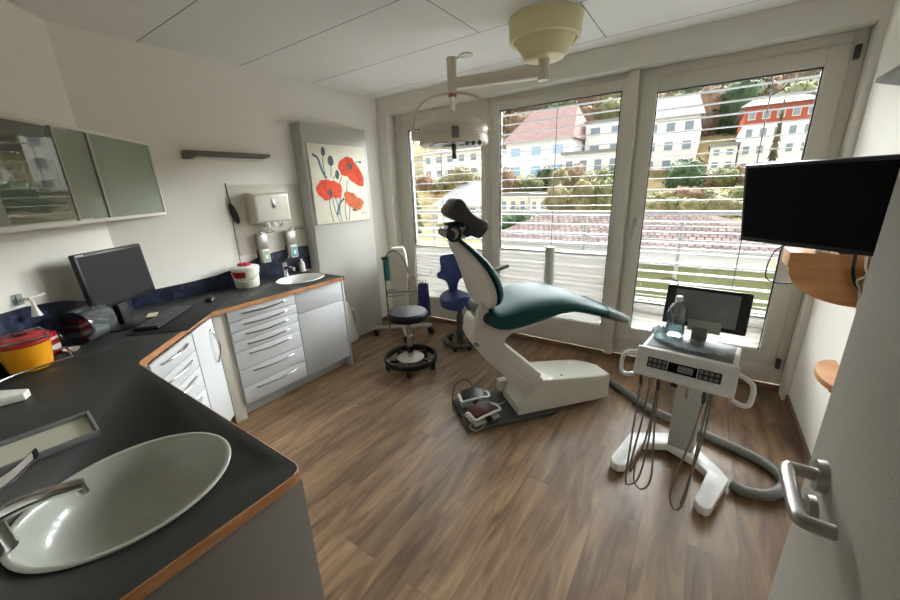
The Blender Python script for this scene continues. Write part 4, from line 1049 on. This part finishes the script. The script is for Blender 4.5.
# ------------------------------------------------------------------ instrument cart
CR = R(-7)
t = thing('instrument_cart', 'white instrument cart with control panel and U-shaped base', 'cart', (.035, 1.845, 0), CR)
bp = [(-.235, 1.835), (-.243, 1.87), (-.19, 2.146), (.011, 2.269), (.134, 2.217), (.262, 2.05), (.29, 2.0), (.217, 1.751), (.195, 1.728), (.165, 1.74), (.147, 1.774), (.197, 2.005), (.138, 2.075), (.009, 2.141), (-.112, 2.077), (-.157, 1.868), (-.165, 1.835), (-.2, 1.815)]
b = MB(); b.prism(bp, .012, .06, bev=.008); bmesh.ops.recalc_face_normals(b.bm, faces=list(b.bm.faces)); b.build('base', M['marblewhite'], t)
for x, y in ((-.2, 1.87), (.185, 1.79), (.0, 2.2), (.2, 2.1)):
    MB().cyl((x, y, .0008), (x, y, .0125), .022, .022, 16).build('glide', M['dgrey'], t)
b = MB(); b.prism([(.005, 2.135), (.125, 2.118), (.14, 2.19), (.015, 2.208)], .058, .72, bev=.006); b.build('column', M['lgrey'], t)
# head in local coordinates
MB().box(-.175, .175, -.115, .115, .735, .797, .008).build('head', M['cartwhite'], t, world=False)
MB().box(-.158, .158, -.10, .105, .797, .800, .001).build('tray_top', M['traygrey'], t, world=False)
b = MB(); b.prism([(-.115, .80), (-.117, .735), (-.168, .675), (-.180, .69), (-.135, .80)], -.185, .185, m=Matrix(((0, 0, 1, 0), (1, 0, 0, 0), (0, 1, 0, 0), (0, 0, 0, 1))), bev=.006); bmesh.ops.recalc_face_normals(b.bm, faces=list(b.bm.faces))
fp = b.build('control_panel', M['cartwhite'], t, world=False)
pd = Vector((0, .045, .11)).normalized(); pn = Vector((0, -pd.z, pd.y)); pc = Vector((0, -.1575, .745))
pm = Matrix((Vector((1, 0, 0)), pd, pn)).transposed().to_4x4(); pm.translation = pc + pn * .0008
b = MB(); b.box(-.125, .125, -.024, .024, 0, .0012); 
MB().box(-.135, -.058, -.022, .022, 0, .0014, m=pm).build('keypad', M['black'], fp, world=False)
MB().box(.055, .135, -.022, .022, 0, .0014, m=pm).build('keypad', M['black'], fp, world=False)
MB().box(-.055, .052, -.022, .020, 0, .0014, m=pm).build('display', M['screen'], fp, world=False)
MB().box(-.018, .038, -.014, .013, .0014, .002, m=pm).build('display_field', M['mgrey'], fp, world=False)
for gx, n_ in ((-.135, 4), (.055, 4)):
    for i in range(4):
        for j in range(2):
            x = gx + .010 + i * .0185; y = -.011 + j * .021
            MB().box(x - .006, x + .007, y - .007, y + .007, .0014, .0022, .0004, 1, m=pm).build('key', M['mgrey'], fp, world=False)
b.bm.free()
b = MB(); b.box(-.165, .165, -.125, -.06, .665, .735, .008); b.build('instrument_holder', M['lgrey'], t, world=False)
for sx in (-1, 1):
    P = [(sx * .175, -.12, .77), (sx * .215, -.15, .765), (sx * .235, -.165, .745), (sx * .235, -.178, .685), (sx * .215, -.18, .668), (sx * .18, -.17, .675)]
    MB().tube(catmull(P, 6), .009, 10).build('handle', M['cartwhite'], t, world=False)
MB().cyl((-.02, -.17, .66), (-.02, -.155, .69), .014, .012, 14).build('knob', M['black'], t, world=False)
# screen on the cart
sm = fr((.012, .132, .806), R(0), R(-12))
MB().box(-.165, .165, -.008, .012, .035, .225, .006, m=sm).build('monitor', M['black'], t, world=False)
MB().box(-.125, .125, -.0092, -.0082, .055, .208, m=sm).build('screen_film', M['film'], t, world=False)
MB().box(-.055, .075, -.018, -.0095, .02, .075, .003, m=sm).build('screen_bracket', M['lgrey'], t, world=False)
MB().box(-.03, .03, -.02, .02, .0, .06, .004, m=fr((.012, .105, .79))).build('screen_foot', M['mgrey'], t, world=False)
MB().tube(catmull([(-.12, .17, .98), (-.115, .175, 1.04), (-.16, .18, 1.055), (-.19, .18, 1.045)], 5), .0025, 6).build('antenna_wire', M['dgrey'], t, world=False)
# hoses with handpieces
hoses = [(-.155, (-.13, -.10)), (-.105, (-.16, -.09)), (-.075, (-.06, -.10)), (.085, (.075, -.10)), (.105, (.13, -.09))]
hz = [[(-.15, -.155, .625), (-.158, -.15, .40), (-.165, -.14, .08), (-.15, -.13, .035), (-.11, -.13, .10), (-.09, -.14, .32), (-.085, -.145, .66)],
      [(-.115, -.15, .625), (-.128, -.15, .42), (-.15, -.15, .17), (-.14, -.15, .15), (-.10, -.15, .35), (-.085, -.14, .66)],
      [(-.08, -.15, .625), (-.068, -.16, .40), (-.052, -.17, .16), (-.08, -.18, .085), (-.12, -.17, .10), (-.13, -.15, .18)],
      [(.09, -.15, .625), (.075, -.16, .45), (.04, -.18, .20), (.04, -.185, .10), (.065, -.185, .062), (.09, -.18, .12), (.10, -.16, .40), (.105, -.145, .66)],
      [(.115, -.15, .625), (.115, -.155, .5), (.10, -.165, .3), (.08, -.18, .10)]]
for P in hz:
    MB().tube(catmull(P, 8), .0045, 8).build('instrument_hose', M['cable'], t, world=False)
for x, mt in ((-.15, 'dgrey'), (-.115, 'steel'), (-.08, 'dgrey'), (.03, 'steel'), (.09, 'dgrey'), (.115, 'mgrey')):
    b = MB(); b.tube([(x, -.172, .676), (x, -.16, .65), (x, -.148, .615)], [.006, .009, .007], 12); b.build('handpiece', M[mt], t, world=False)

w2 = Matrix.Translation((.035, 1.845, 0)) @ Matrix.Rotation(CR, 4, 'Z')
bl = w2 @ Vector((-.085, .085, .801))
t = thing('water_bottle', 'clear plastic water bottle standing on the instrument cart', 'bottle', tuple(bl))
MB().lathe([(0, 0), (.034, 0), (.039, .006), (.04, .03), (.038, .06), (.04, .09), (.04, .125), (.03, .152), (.014, .168), (.013, .176)], 28).build('bottle_wall', M['clear'], t, world=False)
MB().lathe([(0, .004), (.036, .006), (.0375, .03), (.0355, .06), (.037, .085), (0, .086)], 24).build('water', M['water'], t, world=False)
MB().lathe([(.014, .172), (.016, .174), (.016, .190), (.012, .196), (0, .197)], 18).build('cap', M['white'], t, world=False)
bl = w2 @ Vector((0, 0, .802))
t = thing('plastic_bag', 'crumpled translucent plastic sleeve lying on the instrument cart top', 'bag', tuple(bl), CR)
b = MB(); path = catmull([(-.135, .06, .030), (-.14, .035, .034), (-.115, -.01, .022), (-.06, -.05, .016), (.01, -.06, .012), (.08, -.04, .008), (.125, -.03, .004)], 5); rings = []
rnd = random.Random(3)
for i, p in enumerate(path):
    d_ = (path[min(i + 1, len(path) - 1)] - path[max(i - 1, 0)]); d_.z = 0; d_.normalize(); s_ = Vector((-d_.y, d_.x, 0)); w = .026 + .006 * math.sin(i * 1.7); h_ = p.z
    ringp = []
    for k in range(14):
        a = 2 * PI * k / 14; q_ = p + s_ * w * math.cos(a) * (1 + rnd.uniform(-.15, .15)); zz_ = h_ * (.5 + .5 * math.sin(a)) * 1.3 * (1 + rnd.uniform(-.25, .25)); ringp.append((q_.x, q_.y, max(.001, zz_)))
    rings.append(ringp)
b.loft(rings); b.build('film', M['bluefoil'], t, world=False, smooth=20)

hp = [(-.60, 2.78, .03), (-.50, 2.80, .028), (-.41, 2.765, .028), (-.27, 2.645, .028), (-.12, 2.525, .028), (.164, 2.408, .028), (.398, 2.315, .028), (.497, 2.243, .028), (.524, 2.14, .028), (.454, 2.025, .028), (.36, 1.99, .028), (.30, 2.01, .03)]
P = catmull(hp, 26)
rr = [.0255 + (.0018 if i % 2 else 0) for i in range(len(P))]
o = MB().tube(P, rr, 14).build('supply_hose', M['hose'], None); props(o, 'thick ribbed grey hose on the floor from treatment chair to instrument cart', 'hose')

# ------------------------------------------------------------------ operating lamp
LX, LY = -1.495, 2.28; MX, MY = -.925, 2.43
t = thing('operating_lamp', 'cream operating lamp on a ceiling arm above the treatment chair', 'lamp', (MX, MY, H))
k_ = Matrix.Translation((MX, MY, H))
MB().lathe([(0, -.002), (.215, -.002), (.205, -.115), (.185, -.118), (.18, -.112)], 48, k_).build('ceiling_canopy', M['ivory'], t)
MB().lathe([(.18, -.10), (.172, -.118), (.118, -.205), (.105, -.21), (0, -.21)], 48, k_).build('lower_canopy', M['ivory'], t)
MB().cyl((MX, MY, H - .205), (MX, MY, 2.125), .034, .034, 24).build('post', M['lampwhite'], t)
am = Vector((MX - LX, MY - LY, 0)); al = am.length; aa = math.atan2(MY - LY, MX - LX)
MB().box(0, al, -.03, .03, 2.14, 2.205, .008, m=Matrix.Translation((LX, LY, 0)) @ Matrix.Rotation(aa, 4, 'Z')).build('arm', M['lampwhite'], t)
sp = MB().cyl((LX, LY, 2.115), (LX, LY, 2.325), .028, .034, 20).build('spindle', M['lampwhite'], t)
MB().cyl((LX, LY, 2.095), (LX, LY, 2.118), .026, .028, 20).build('collar', M['collar'], sp)
b = MB(); b.lathe([(0, 0), (.045, 0), (.048, .006), (.04, .012), (0, .014)], 24, fr((LX + .10, LY + .02, 2.318))); b.tube(catmull([(LX + .02, LY, 2.30), (LX + .05, LY + .005, 2.318), (LX + .09, LY + .02, 2.322)], 5), .008, 8); b.build('brake_disc', M['lampwhite'], sp)
MB().cyl((LX, LY, 2.0), (LX, LY, 2.10), .016, .018, 18).build('drop_rod', M['clearrod'], t)
yd = Vector((.824, .567, 0))      # yoke lies across the view
P = [yd * x + Vector((LX, LY, z)) for x, z in ((-.275, 1.865), (-.275, 1.93), (-.255, 2.0), (-.20, 2.07), (-.10, 2.112), (0, 2.118), (.10, 2.112), (.20, 2.07), (.255, 2.0), (.275, 1.93), (.275, 1.865))]
MB().tube(catmull(P, 6), .0095, 12).build('yoke', M['lampwhite'], t)
hd = MB().lathe([(0, .19), (.05, .19), (.06, .18), (.15, .16), (.195, .125), (.225, .10), (.232, .09), (.232, .045), (.228, .042), (.228, .036), (.234, .034), (.236, -.012), (.226, -.018), (.20, -.012), (0, .005)], 56, Matrix.Translation((LX, LY, 1.815))).build('lamp_head', M['lampwhite'], t)
for sgn in (-1, 1):
    p = yd * (sgn * .228) + Vector((LX, LY, 1.865)); q_ = yd * (sgn * .29) + Vector((LX, LY, 1.865))
    MB().cyl(p, q_, .032, .028, 20).build('pivot', M['lampwhite'], hd)
b = MB(); fm2 = Matrix.Translation((LX, LY, 1.852)) @ Matrix.Rotation(math.atan2(-.836, .548) + R(3), 4, 'Z')
b.box(.228, .243, -.024, .024, -.035, .035, .004, m=fm2); b.build('latch', M['mgrey'], hd)
MB().lathe([(0, .01), (.016, .01), (.018, -.03), (.012, -.06), (.018, -.085), (.015, -.10), (0, -.10)], 20, Matrix.Translation((LX, LY, 1.81))).build('sterile_handle', M['dgrey'], hd)
for k in range(6):
    a = R(60 * k + 20); MB().lathe([(0, 0), (.055, 0), (.055, -.006), (0, -.006)], 24, Matrix.Translation((LX + .125 * math.cos(a), LY + .125 * math.sin(a), 1.806))).build('lens', M['film'], hd)
b = MB()
for k in range(3):
    q_ = yd * (.09 + .04 * k) + Vector((LX + .1, LY - .16, 1.79)); b.ell(q_, (.013, .013, .016), 10, 8)
b.build('focus_knob', M['dgrey'], hd)

# ------------------------------------------------------------------ right wall
t = thing('television', 'large black flat television on right wall above the beech shelf', 'television', (.45, 2.2, 1.2))
tv0 = Vector((.175, 2.43, 0)); td = Vector((.73, -.683, 0)).normalized(); tn_ = Vector((-td.y * -1, td.x * -1, 0))
tnn = Vector((td.y, -td.x, 0))      # towards the room / camera
tmw = Matrix((td, -tnn, Vector((0, 0, 1)))).transposed().to_4x4(); tmw.translation = tv0
tmw = tmw @ Matrix.Translation((0, 0, 1.202)) @ Matrix.Rotation(R(9), 4, 'X') @ Matrix.Translation((0, 0, -1.202))
MB().box(0, .63, 0, .035, 1.202, 1.575, .006, m=tmw).build('housing', M['black'], t)
MB().box(.014, .616, -.0012, -.0004, 1.224, 1.561, m=tmw).build('screen', M['screen'], t)
MB().box(.20, .45, .0355, .07, 1.26, 1.50, .008, m=tmw).build('rear_cover', M['black'], t)
e0 = tmw @ Vector((.35, .07, 1.36))
b = MB(); b.tube([e0, (.60, 2.42, 1.36), (.662, 2.44, 1.36)], .018, 10); b.box(.655, .6645, 2.39, 2.49, 1.28, 1.44, .002); b.build('wall_arm', M['black'], t)
t = thing('wall_bracket_shelf', 'beech wall shelf with quarter-round bracket under the television', 'shelf', (.66, 2.55, 1.1))
MB().box(.385, .664, 2.44, 2.63, 1.075, 1.15, .002).build('shelf_board', M['beech'], t)
q = [(.664, 1.074)] + [(.664 - .27 * math.cos(R(a)), 1.074 - .175 * math.sin(R(a))) for a in range(0, 91, 6)]
b = MB(); b.prism(q, -2.475, -2.453, m=Matrix(((1, 0, 0, 0), (0, 0, -1, 0), (0, 1, 0, 0), (0, 0, 0, 1)))); bmesh.ops.recalc_face_normals(b.bm, faces=list(b.bm.faces)); b.build('bracket', M['beech'], t)
t = thing('power_adapter', 'small white adapter lying on the beech shelf under television', 'adapter', (.50, 2.49, 1.1505))
MB().box(.475, .525, 2.46, 2.51, 1.151, 1.178, .004).build('case', M['white'], t)
MB().box(.525, .535, 2.475, 2.495, 1.155, 1.172, .002).build('plug', M['lgrey'], t)
t = thing('junction_box', 'dark box lying on the beech shelf beside the white adapter', 'box', (.59, 2.5, 1.1505))
MB().box(.56, .64, 2.455, 2.52, 1.151, 1.172, .003).build('case', M['black'], t)
o = MB().tube(catmull([(.40, 2.66, 1.16), (.355, 2.66, 1.12), (.335, 2.655, 1.03), (.345, 2.65, .965), (.40, 2.64, .945), (.46, 2.60, .965), (.52, 2.52, .985)], 8), .0035, 8).build('hanging_cable', M['black'], None)
props(o, 'thin black cable looping down left of the beech shelf', 'cable')
o = MB().tube(catmull([(.60, 2.40, 1.20), (.605, 2.40, 1.10), (.625, 2.405, 1.03), (.655, 2.41, .985), (.656, 2.41, .95)], 8), .007, 8).build('power_cable', M['black'], None)
props(o, 'thick black cable hanging from the television in front of the bracket', 'cable')
o = MB().tube(catmull([(.63, 2.39, 1.17), (.64, 2.39, 1.11), (.655, 2.395, 1.07), (.63, 2.40, 1.04), (.645, 2.40, 1.0), (.655, 2.40, .95)], 8), .005, 8).build('white_cable', M['white'], None)
props(o, 'white cable curling down the wall right of the bracket', 'cable')
t = thing('half_round_shelf', 'low half-round beech shelf on the right wall half hidden by door', 'shelf', (.66, 2.28, .62))
q = [(.664 - .105 * math.sin(R(a)), 2.30 - .20 * math.cos(R(a))) for a in range(0, 181, 6)]
MB().prism(q, .57, .60, bev=.002).build('shelf_board', M['beech'], t)
MB().box(.61, .664, 2.26, 2.34, .52, .5695, .004).build('support', M['beech'], t)
t = thing('wall_cabinet', 'white wall cabinet high on the right wall above television, underside showing', 'cabinet', (.6, 2.0, 1.885))
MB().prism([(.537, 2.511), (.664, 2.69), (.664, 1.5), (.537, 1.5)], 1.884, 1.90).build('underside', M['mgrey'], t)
MB().prism([(.537, 2.511), (.664, 2.69), (.664, 1.5), (.537, 1.5)], 1.9005, 2.43, bev=.002).build('body', M['hc'], t)
t = thing('wall_socket', 'small white socket on the wall left of the trolley hose', 'socket', (-2.99, YB, .33))
MB().box(-3.02, -2.95, YB - .01, YB, .30, .37, .004).build('plate', M['white'], t)
MB().cyl((-2.985, YB - .0105, .335), (-2.985, YB - .013, .335), .02, .02, 18).build('insert', M['lgrey'], t)

# ------------------------------------------------------------------ outside: balcony, roof, hillside
b = MB(); b.box(-4.6, 2.4, 3.46, 4.78, -.16, -.03); b.box(-4.6, 2.4, 3.40, 3.46, -.16, .03)
struct(b, 'balcony_floor', M['concrete'])
t = thing('balcony_railing', 'galvanised balcony railing with horizontal bars outside the windows', 'railing', (-1, 4.6, -.03))
MB().tube([(-4.6, 4.6, 1.18), (2.4, 4.6, 1.18)], .022, 12).build('handrail', M['railing'], t)
for z in (1.04, .90, .80, .62, .44, .26, .10):
    MB().tube([(-4.6, 4.6, z), (2.4, 4.6, z)], .012 if z == .80 else .007, 8).build('bar', M['railing'], t)
for x in (-4.5, -3.44, -2.3, -1.165, -.17, .85, 2.0):
    MB().cyl((x, 4.62, -.03), (x, 4.62, 1.17), .018, .018, 12).build('post', M['railing'], t)
struct(MB().box(-16, 14, 4.9, 9.2, -.6, -.25), 'lawn', M['lawn'])
# neighbouring tiled roof
t = thing('tiled_roof', 'weathered pinkish tiled hip roof just beyond the balcony', 'roof', (-1.5, 12, -.2))
b = MB(); e1, e2 = -5.4, 1.6; r1, r2 = -4.3, -.2
V_ = [(e1, 9.6, .02), (e2, 9.6, .02), (e2, 15, .02), (e1, 15, .02), (r1, 12.3, .68), (r2, 12.3, .68)]
for f in ((0, 1, 5, 4), (1, 2, 5), (2, 3, 4, 5), (3, 0, 4), (3, 2, 1, 0)): b.quad([V_[i] for i in f])
b.build('roof_slopes', M['rooftile'], t, smooth=0)
MB().box(e1 + .3, e2 - .3, 9.9, 14.7, -3, .0).build('house_walls', M['hwhite'], t)
MB().tube([(e1, 9.57, .0), (e2, 9.57, .0)], .06, 8).build('gutter', M['lgrey'], t)

def hz_(x, y):
    base = -2.6 if y < 16 else -2.6 + (y - 16) * .135 if y < 32 else -.44 + (y - 32) * .29
    return base + 1.0 * noise.noise(Vector((x * .05, y * .05, 0))) * (1 if y > 18 else 0)
b = MB(); NX, NY = 60, 50; G = []
for j in range(NY + 1):
    y = 9.3 + (130 - 9.3) * (j / NY) ** 1.4
    G.append([b.bm.verts.new((-110 + 190 * i / NX, y, hz_(-110 + 190 * i / NX, y) - (.0))) for i in range(NX + 1)])
for j in range(NY):
    for i in range(NX): b.bm.faces.new((G[j][i], G[j][i + 1], G[j + 1][i + 1], G[j + 1][i]))
struct(b, 'hillside', M['hill'])

def house(px0, px1, pyt, pyb, Y, depth, name, label, wallm, floors=2, cols=4, roof=None, roofh=0, winm='hgrey', band=None, base_drop=3.0, turn=0):
    a = at(px0, pyb, Y); c = at(px1, pyt, Y); x0, x1 = a.x, c.x; z0, z1 = min(a.z, at(px1, pyb, Y).z), (at(px0, pyt, Y).z + c.z) / 2
    cx_ = (x0 + x1) / 2; w = x1 - x0
    root = thing(name, label, 'house', (cx_, Y, z0 - base_drop), turn)
    hw = w / 2
    MB().box(-hw, hw, 0, depth, 0, z1 - z0 + base_drop).build('walls', wallm, root, world=False)
    hh = z1 - z0
    for f in range(floors):
        for k in range(cols):
            xc = -hw + w * (k + .5) / cols; zc = base_drop + hh * (f + .5) / floors
            ww, wh = w / cols * .27, hh / floors * .26
            q_ = MB().box(xc - ww, xc + ww, -.06, .02, zc - wh, zc + wh).build('window', M['hwhite'], root, world=False)
            MB().box(xc - ww * .86, xc + ww * .86, -.075, -.055, zc - wh * .86, zc + wh * .86).build('pane', M[winm], q_, world=False)
    if band:
        bz0, bz1, bm_ = band
        MB().box(-hw - .03, hw + .03, -.04, depth + .03, base_drop + hh * bz0, base_drop + hh * bz1).build('coloured_storey', bm_, root, world=False)
    if roof:
        zt = base_drop + hh; o_ = .4
        b = MB(); V2 = [(-hw - o_, -o_, zt), (hw + o_, -o_, zt), (hw + o_, depth + o_, zt), (-hw - o_, depth + o_, zt), (-hw * .75, depth * .5, zt + roofh), (hw * .75, depth * .5, zt + roofh)]
        for f in ((0, 1, 5, 4), (1, 2, 5), (2, 3, 4, 5), (3, 0, 4), (3, 2, 1, 0)): b.quad([V2[i] for i in f])
        b.build('roof', roof, root, world=False, smooth=0)
    else:
        MB().box(-hw - .15, hw + .15, -.2, depth + .1, base_drop + hh, base_drop + hh + .22).build('roof', M['rgrey'], root, world=False)
    return root
house(506, 570, 141, 178, 36, 9, 'house', 'house with wide pink roof seen through the middle window', M['hwhite'], 2, 3, M['hpink'], 3.4, 'hblue')
house(583, 628, 122, 172, 40, 8, 'house', 'tall plain white house right of the pink-roofed house', M['hwhite'], 3, 2)
house(562, 622, 153, 176, 34, 6, 'house', 'low white terrace house in front of the tall white house', M['hwhite'], 1, 4)
house(530, 548, 197, 213, 24, 3, 'garden_shed', 'tiny white garden shed below the pink-roofed house', M['hwhite'], 1, 2, base_drop=1.2)
house(500, 528, 196, 214, 25, 3, 'garden_shed', 'pale low outbuilding left of the tiny white shed', M['offwhite'], 1, 3, base_drop=1.2)
house(640, 700, 118, 172, 42, 9, 'house', 'white apartment house left in the right window', M['hwhite'], 3, 3, M['rgrey'], 2.6)
house(707, 738, 146, 170, 40, 7, 'house', 'low white house between the apartment house and red house', M['hwhite'], 2, 2)
house(735, 822, 104, 172, 41, 10, 'house', 'white house with red upper storey behind the television', M['hwhite'], 4, 5, M['rgrey'], 1.2, band=(.74, 1.0, M['hred']))
house(786, 850, 78, 100, 58, 8, 'house', 'flat white building high above the red-storeyed house', M['hwhite'], 1, 4)
house(424, 480, 152, 178, 40, 8, 'house', 'long white house under the lamp in the left window', M['hwhite'], 2, 5, M['rgrey'], 1.0)
house(438, 480, 205, 216, 26, 7, 'house', 'house with pale grey gable roof low in the left window', M['hwhite'], 1, 3, M['rgrey'], 1.9)
a = at(430, 172, 33); c = at(440, 192, 33)
o = MB().tube([(a.x - .3, 33, a.z), (c.x, 33, c.z - 1.0)], .09, 6).build('crane_boom', M['crane'], None); props(o, 'thin orange crane boom in front of the left window houses', 'crane')

# vegetation: each plant its own object
def crown_mesh(kind, seed):
    rnd = random.Random(seed); b = MB()
    if kind == 'conifer':
        for k in range(9):
            z = .12 + k * .1; r_ = .30 * (1 - k / 9.5); n = 15
            ringa = []
            for i in range(n * 2):
                a = PI * i / n; rr_ = r_ * (1.0 if i % 2 == 0 else .55) * rnd.uniform(.8, 1.15); ringa.append((rr_ * math.cos(a), rr_ * math.sin(a), z - (.03 if i % 2 == 0 else 0)))
            b.loft([ringa, [(x * .12, y * .12, z + .15) for x, y, _ in ringa]])
    else:
        bb_ = bmesh.new(); bmesh.ops.create_icosphere(bb_, subdivisions=3, radius=1)
        def shape(d):
            n_ = noise.noise(d * 2.2 + Vector((seed, 0, 0))) * .34 + noise.noise(d * 5 + Vector((seed, 3, 0))) * .2
            q_ = d * (1 + n_); return Vector((q_.x * .5, q_.y * .5, q_.z * .5 + .5))
        for v in bb_.verts: v.co = shape(v.co.normalized() * .86)
        b._merge(bb_)
        for k in range(950):
            d = Vector((rnd.gauss(0, 1), rnd.gauss(0, 1), rnd.gauss(0, 1))).normalized(); c = shape(d * rnd.uniform(.86, 1.06))
            x_ = Vector((rnd.gauss(0, 1), rnd.gauss(0, 1), rnd.gauss(0, 1))).normalized(); y_ = x_.orthogonal().normalized(); sz = rnd.uniform(.02, .042)
            b.quad([c - x_ * sz, c - y_ * sz * .6, c + x_ * sz, c + y_ * sz * .6])
    return b
def plant(name, kind, material, label, cat, x, y, w, h, seed, group=None, z=None):
    z = hz_(x, y) if z is None else z
    root = thing(name, label, cat, (x, y, z - .1), rz=seed * 1.3, group=group)
    b = crown_mesh(kind, seed); bmesh.ops.transform(b.bm, matrix=Matrix.Diagonal((w, w, h, 1)), verts=list(b.bm.verts))
    b.build('crown', material, root, world=False, smooth=0 if kind == 'conifer' else 80)
    if kind == 'conifer': MB().cyl((0, 0, 0), (0, 0, h * .5), w * .05, w * .02, 8).build('trunk', M['trunk'], root, world=False)
    return root
def pplant(px, pyb, pyt, pw, Y, *a, **k):      # base pixel, top pixel, pixel width at distance Y
    p = at(px, pyb, Y); q_ = at(px, pyt, Y); e = at(px + pw, pyb, Y)
    name, kind, material, label, cat, seed = a
    return plant(name, kind, material, label, cat, p.x, Y, (e.x - p.x), q_.z - p.z, seed, z=p.z, **k)
pplant(416, 245, 148, 30, 22, 'conifer_tree', 'conifer', M['conifer'], 'yellow-green conifer at left edge of the left window', 'tree', 1)
pplant(768, 180, 100, 26, 33, 'conifer_tree', 'conifer', M['conifer2'], 'brownish conifer in front of the red-storeyed house', 'tree', 2)
pplant(800, 185, 122, 24, 31, 'conifer_tree', 'conifer', M['conifer2'], 'smaller conifer right of the brownish conifer', 'tree', 3)
pplant(683, 194, 158, 44, 26, 'round_bush', 'bush', M['bushgreen'], 'large round dark green bush below the apartment house', 'bush', 4)
pplant(516, 236, 208, 40, 20, 'green_bush', 'bush', M['bushgreen'], 'green bush beside the roof at left of middle window', 'bush', 5)
pplant(738, 214, 182, 30, 22, 'green_bush', 'bush', M['autumn3'], 'green bush beside left edge of the television', 'bush', 6)
pplant(462, 200, 165, 30, 30, 'yellow_bush', 'bush', M['autumn1'], 'yellow-green tree behind the gable roof in left window', 'tree', 7)
GA = 'autumn trees and shrubs on the hillside'
lab = {'autumn1': 'yellow autumn shrub on the hillside among houses', 'autumn2': 'brown autumn shrub on the hillside among houses', 'autumn3': 'olive green shrub on the hillside among houses', 'bushgreen': 'dark green shrub on the hillside among houses'}
protos = {}
rnd = random.Random(11)
def shrub(px, pyb, w, h, Y, mk):
    p = at(px, pyb, Y)
    if mk not in protos:
        root = thing('hillside_shrub', lab[mk], 'shrub', (0, 0, 0), 0, GA)
        crown_mesh('bush', len(protos) * 5 + 20).build('crown', M[mk], root, world=False, smooth=80)
        protos[mk] = root; r_ = root
    else: r_ = copy_tree(protos[mk])
    r_.location = (p.x, Y, p.z - .2); r_.rotation_euler = (0, 0, rnd.uniform(0, 6)); r_.scale = (w, w, h)
kinds = ['autumn1', 'autumn2', 'autumn3', 'bushgreen']
for i in range(6):       # hedge row above the roof
    shrub(652 + i * 17, 213, 1.15, rnd.uniform(.7, .95), 18 + .3 * (i % 2), ['autumn1', 'autumn3'][i % 2])
for i in range(6):
    shrub(648 + i * 19, 205, 1.6, rnd.uniform(.8, 1.2), 24 + .3 * (i % 2), ['autumn3', 'autumn1', 'autumn2'][i % 3])
for i in range(6):
    shrub(556 + i * 13, 212, 1.3, rnd.uniform(1.5, 2.4), 20 + 1.2 * (i % 2), ['autumn1', 'autumn3', 'autumn1'][i % 3])
for i in range(9):
    shrub(504 + i * 14, 194 + rnd.uniform(-2, 2), 1.7, rnd.uniform(1.5, 2.4), 28 + 2 * (i % 2), kinds[[1, 0, 2, 3, 0][i % 5]])
for i in range(7):
    shrub(700 + i * 12, 187 + rnd.uniform(-2, 2), 1.6, rnd.uniform(1.0, 1.6), 29 + 1.8 * (i % 2), kinds[[1, 0, 2, 1][i % 4]])
for i in range(6):
    shrub(424 + i * 11, 192 + rnd.uniform(-3, 3), 1.7, rnd.uniform(1.4, 2.2), 31 + 2 * (i % 2), kinds[[1, 0, 2, 0][i % 4]])
for r_ in range(3):       # wooded slope above the houses
    for i in range(15):
        px = 402 + i * 30 + 10 * r_ + rnd.uniform(-3, 3)
        shrub(px, 146 - 17 * r_, rnd.uniform(5.0, 5.8) + .6 * r_, rnd.uniform(5, 7.5), 56 + 9 * r_, kinds[[1, 2, 1, 0, 1, 3][(i + 2 * r_) % 6]])

# ------------------------------------------------------------------ light: hazy sky, brighter over the hill
w = bpy.data.worlds.new('hazy_sky'); sc.world = w; w.use_nodes = True
nt = w.node_tree; nt.nodes.clear(); N = nt.nodes; L = nt.links
out = N.new('ShaderNodeOutputWorld'); bg = N.new('ShaderNodeBackground'); L.new(bg.outputs[0], out.inputs[0])
tc = N.new('ShaderNodeTexCoord'); sx = N.new('ShaderNodeSeparateXYZ'); L.new(tc.outputs['Generated'], sx.inputs[0])
fy = N.new('ShaderNodeMapRange'); fy.interpolation_type = 'SMOOTHSTEP'; fy.inputs['From Min'].default_value = .2; fy.inputs['From Max'].default_value = .9; fy.inputs['To Min'].default_value = 0.7; fy.inputs['To Max'].default_value = 17.0
L.new(sx.outputs['Y'], fy.inputs[0])
bg.inputs[0].default_value = (0.965, 0.96, 1.0, 1)
L.new(fy.outputs[0], bg.inputs[1])
def portal(x0, x1, z0, z1):
    l = bpy.data.lights.new('window_portal', 'AREA'); l.shape = 'RECTANGLE'; l.size = x1 - x0; l.size_y = z1 - z0; l.cycles.is_portal = True
    o = bpy.data.objects.new('window_portal', l); COL.objects.link(o); o.location = ((x0 + x1) / 2, 3.355, (z0 + z1) / 2); o.rotation_euler = (R(-90), 0, 0)
for a_ in ((-2.735, -1.825, .3, 2.12), (-1.645, -.628, .3, 2.168), (-.393, .472, .3, 2.122)): portal(*a_)

sc.view_settings.view_transform = 'Standard'; sc.view_settings.look = 'None'; sc.view_settings.gamma = 1.0; sc.view_settings.use_curve_mapping = False
sc.view_settings.exposure = 2.0
sc.cycles.max_bounces = 14; sc.cycles.diffuse_bounces = 8; sc.cycles.transparent_max_bounces = 24; sc.cycles.glossy_bounces = 5
sc.cycles.sample_clamp_indirect = 8
sc.cycles.use_denoising = True
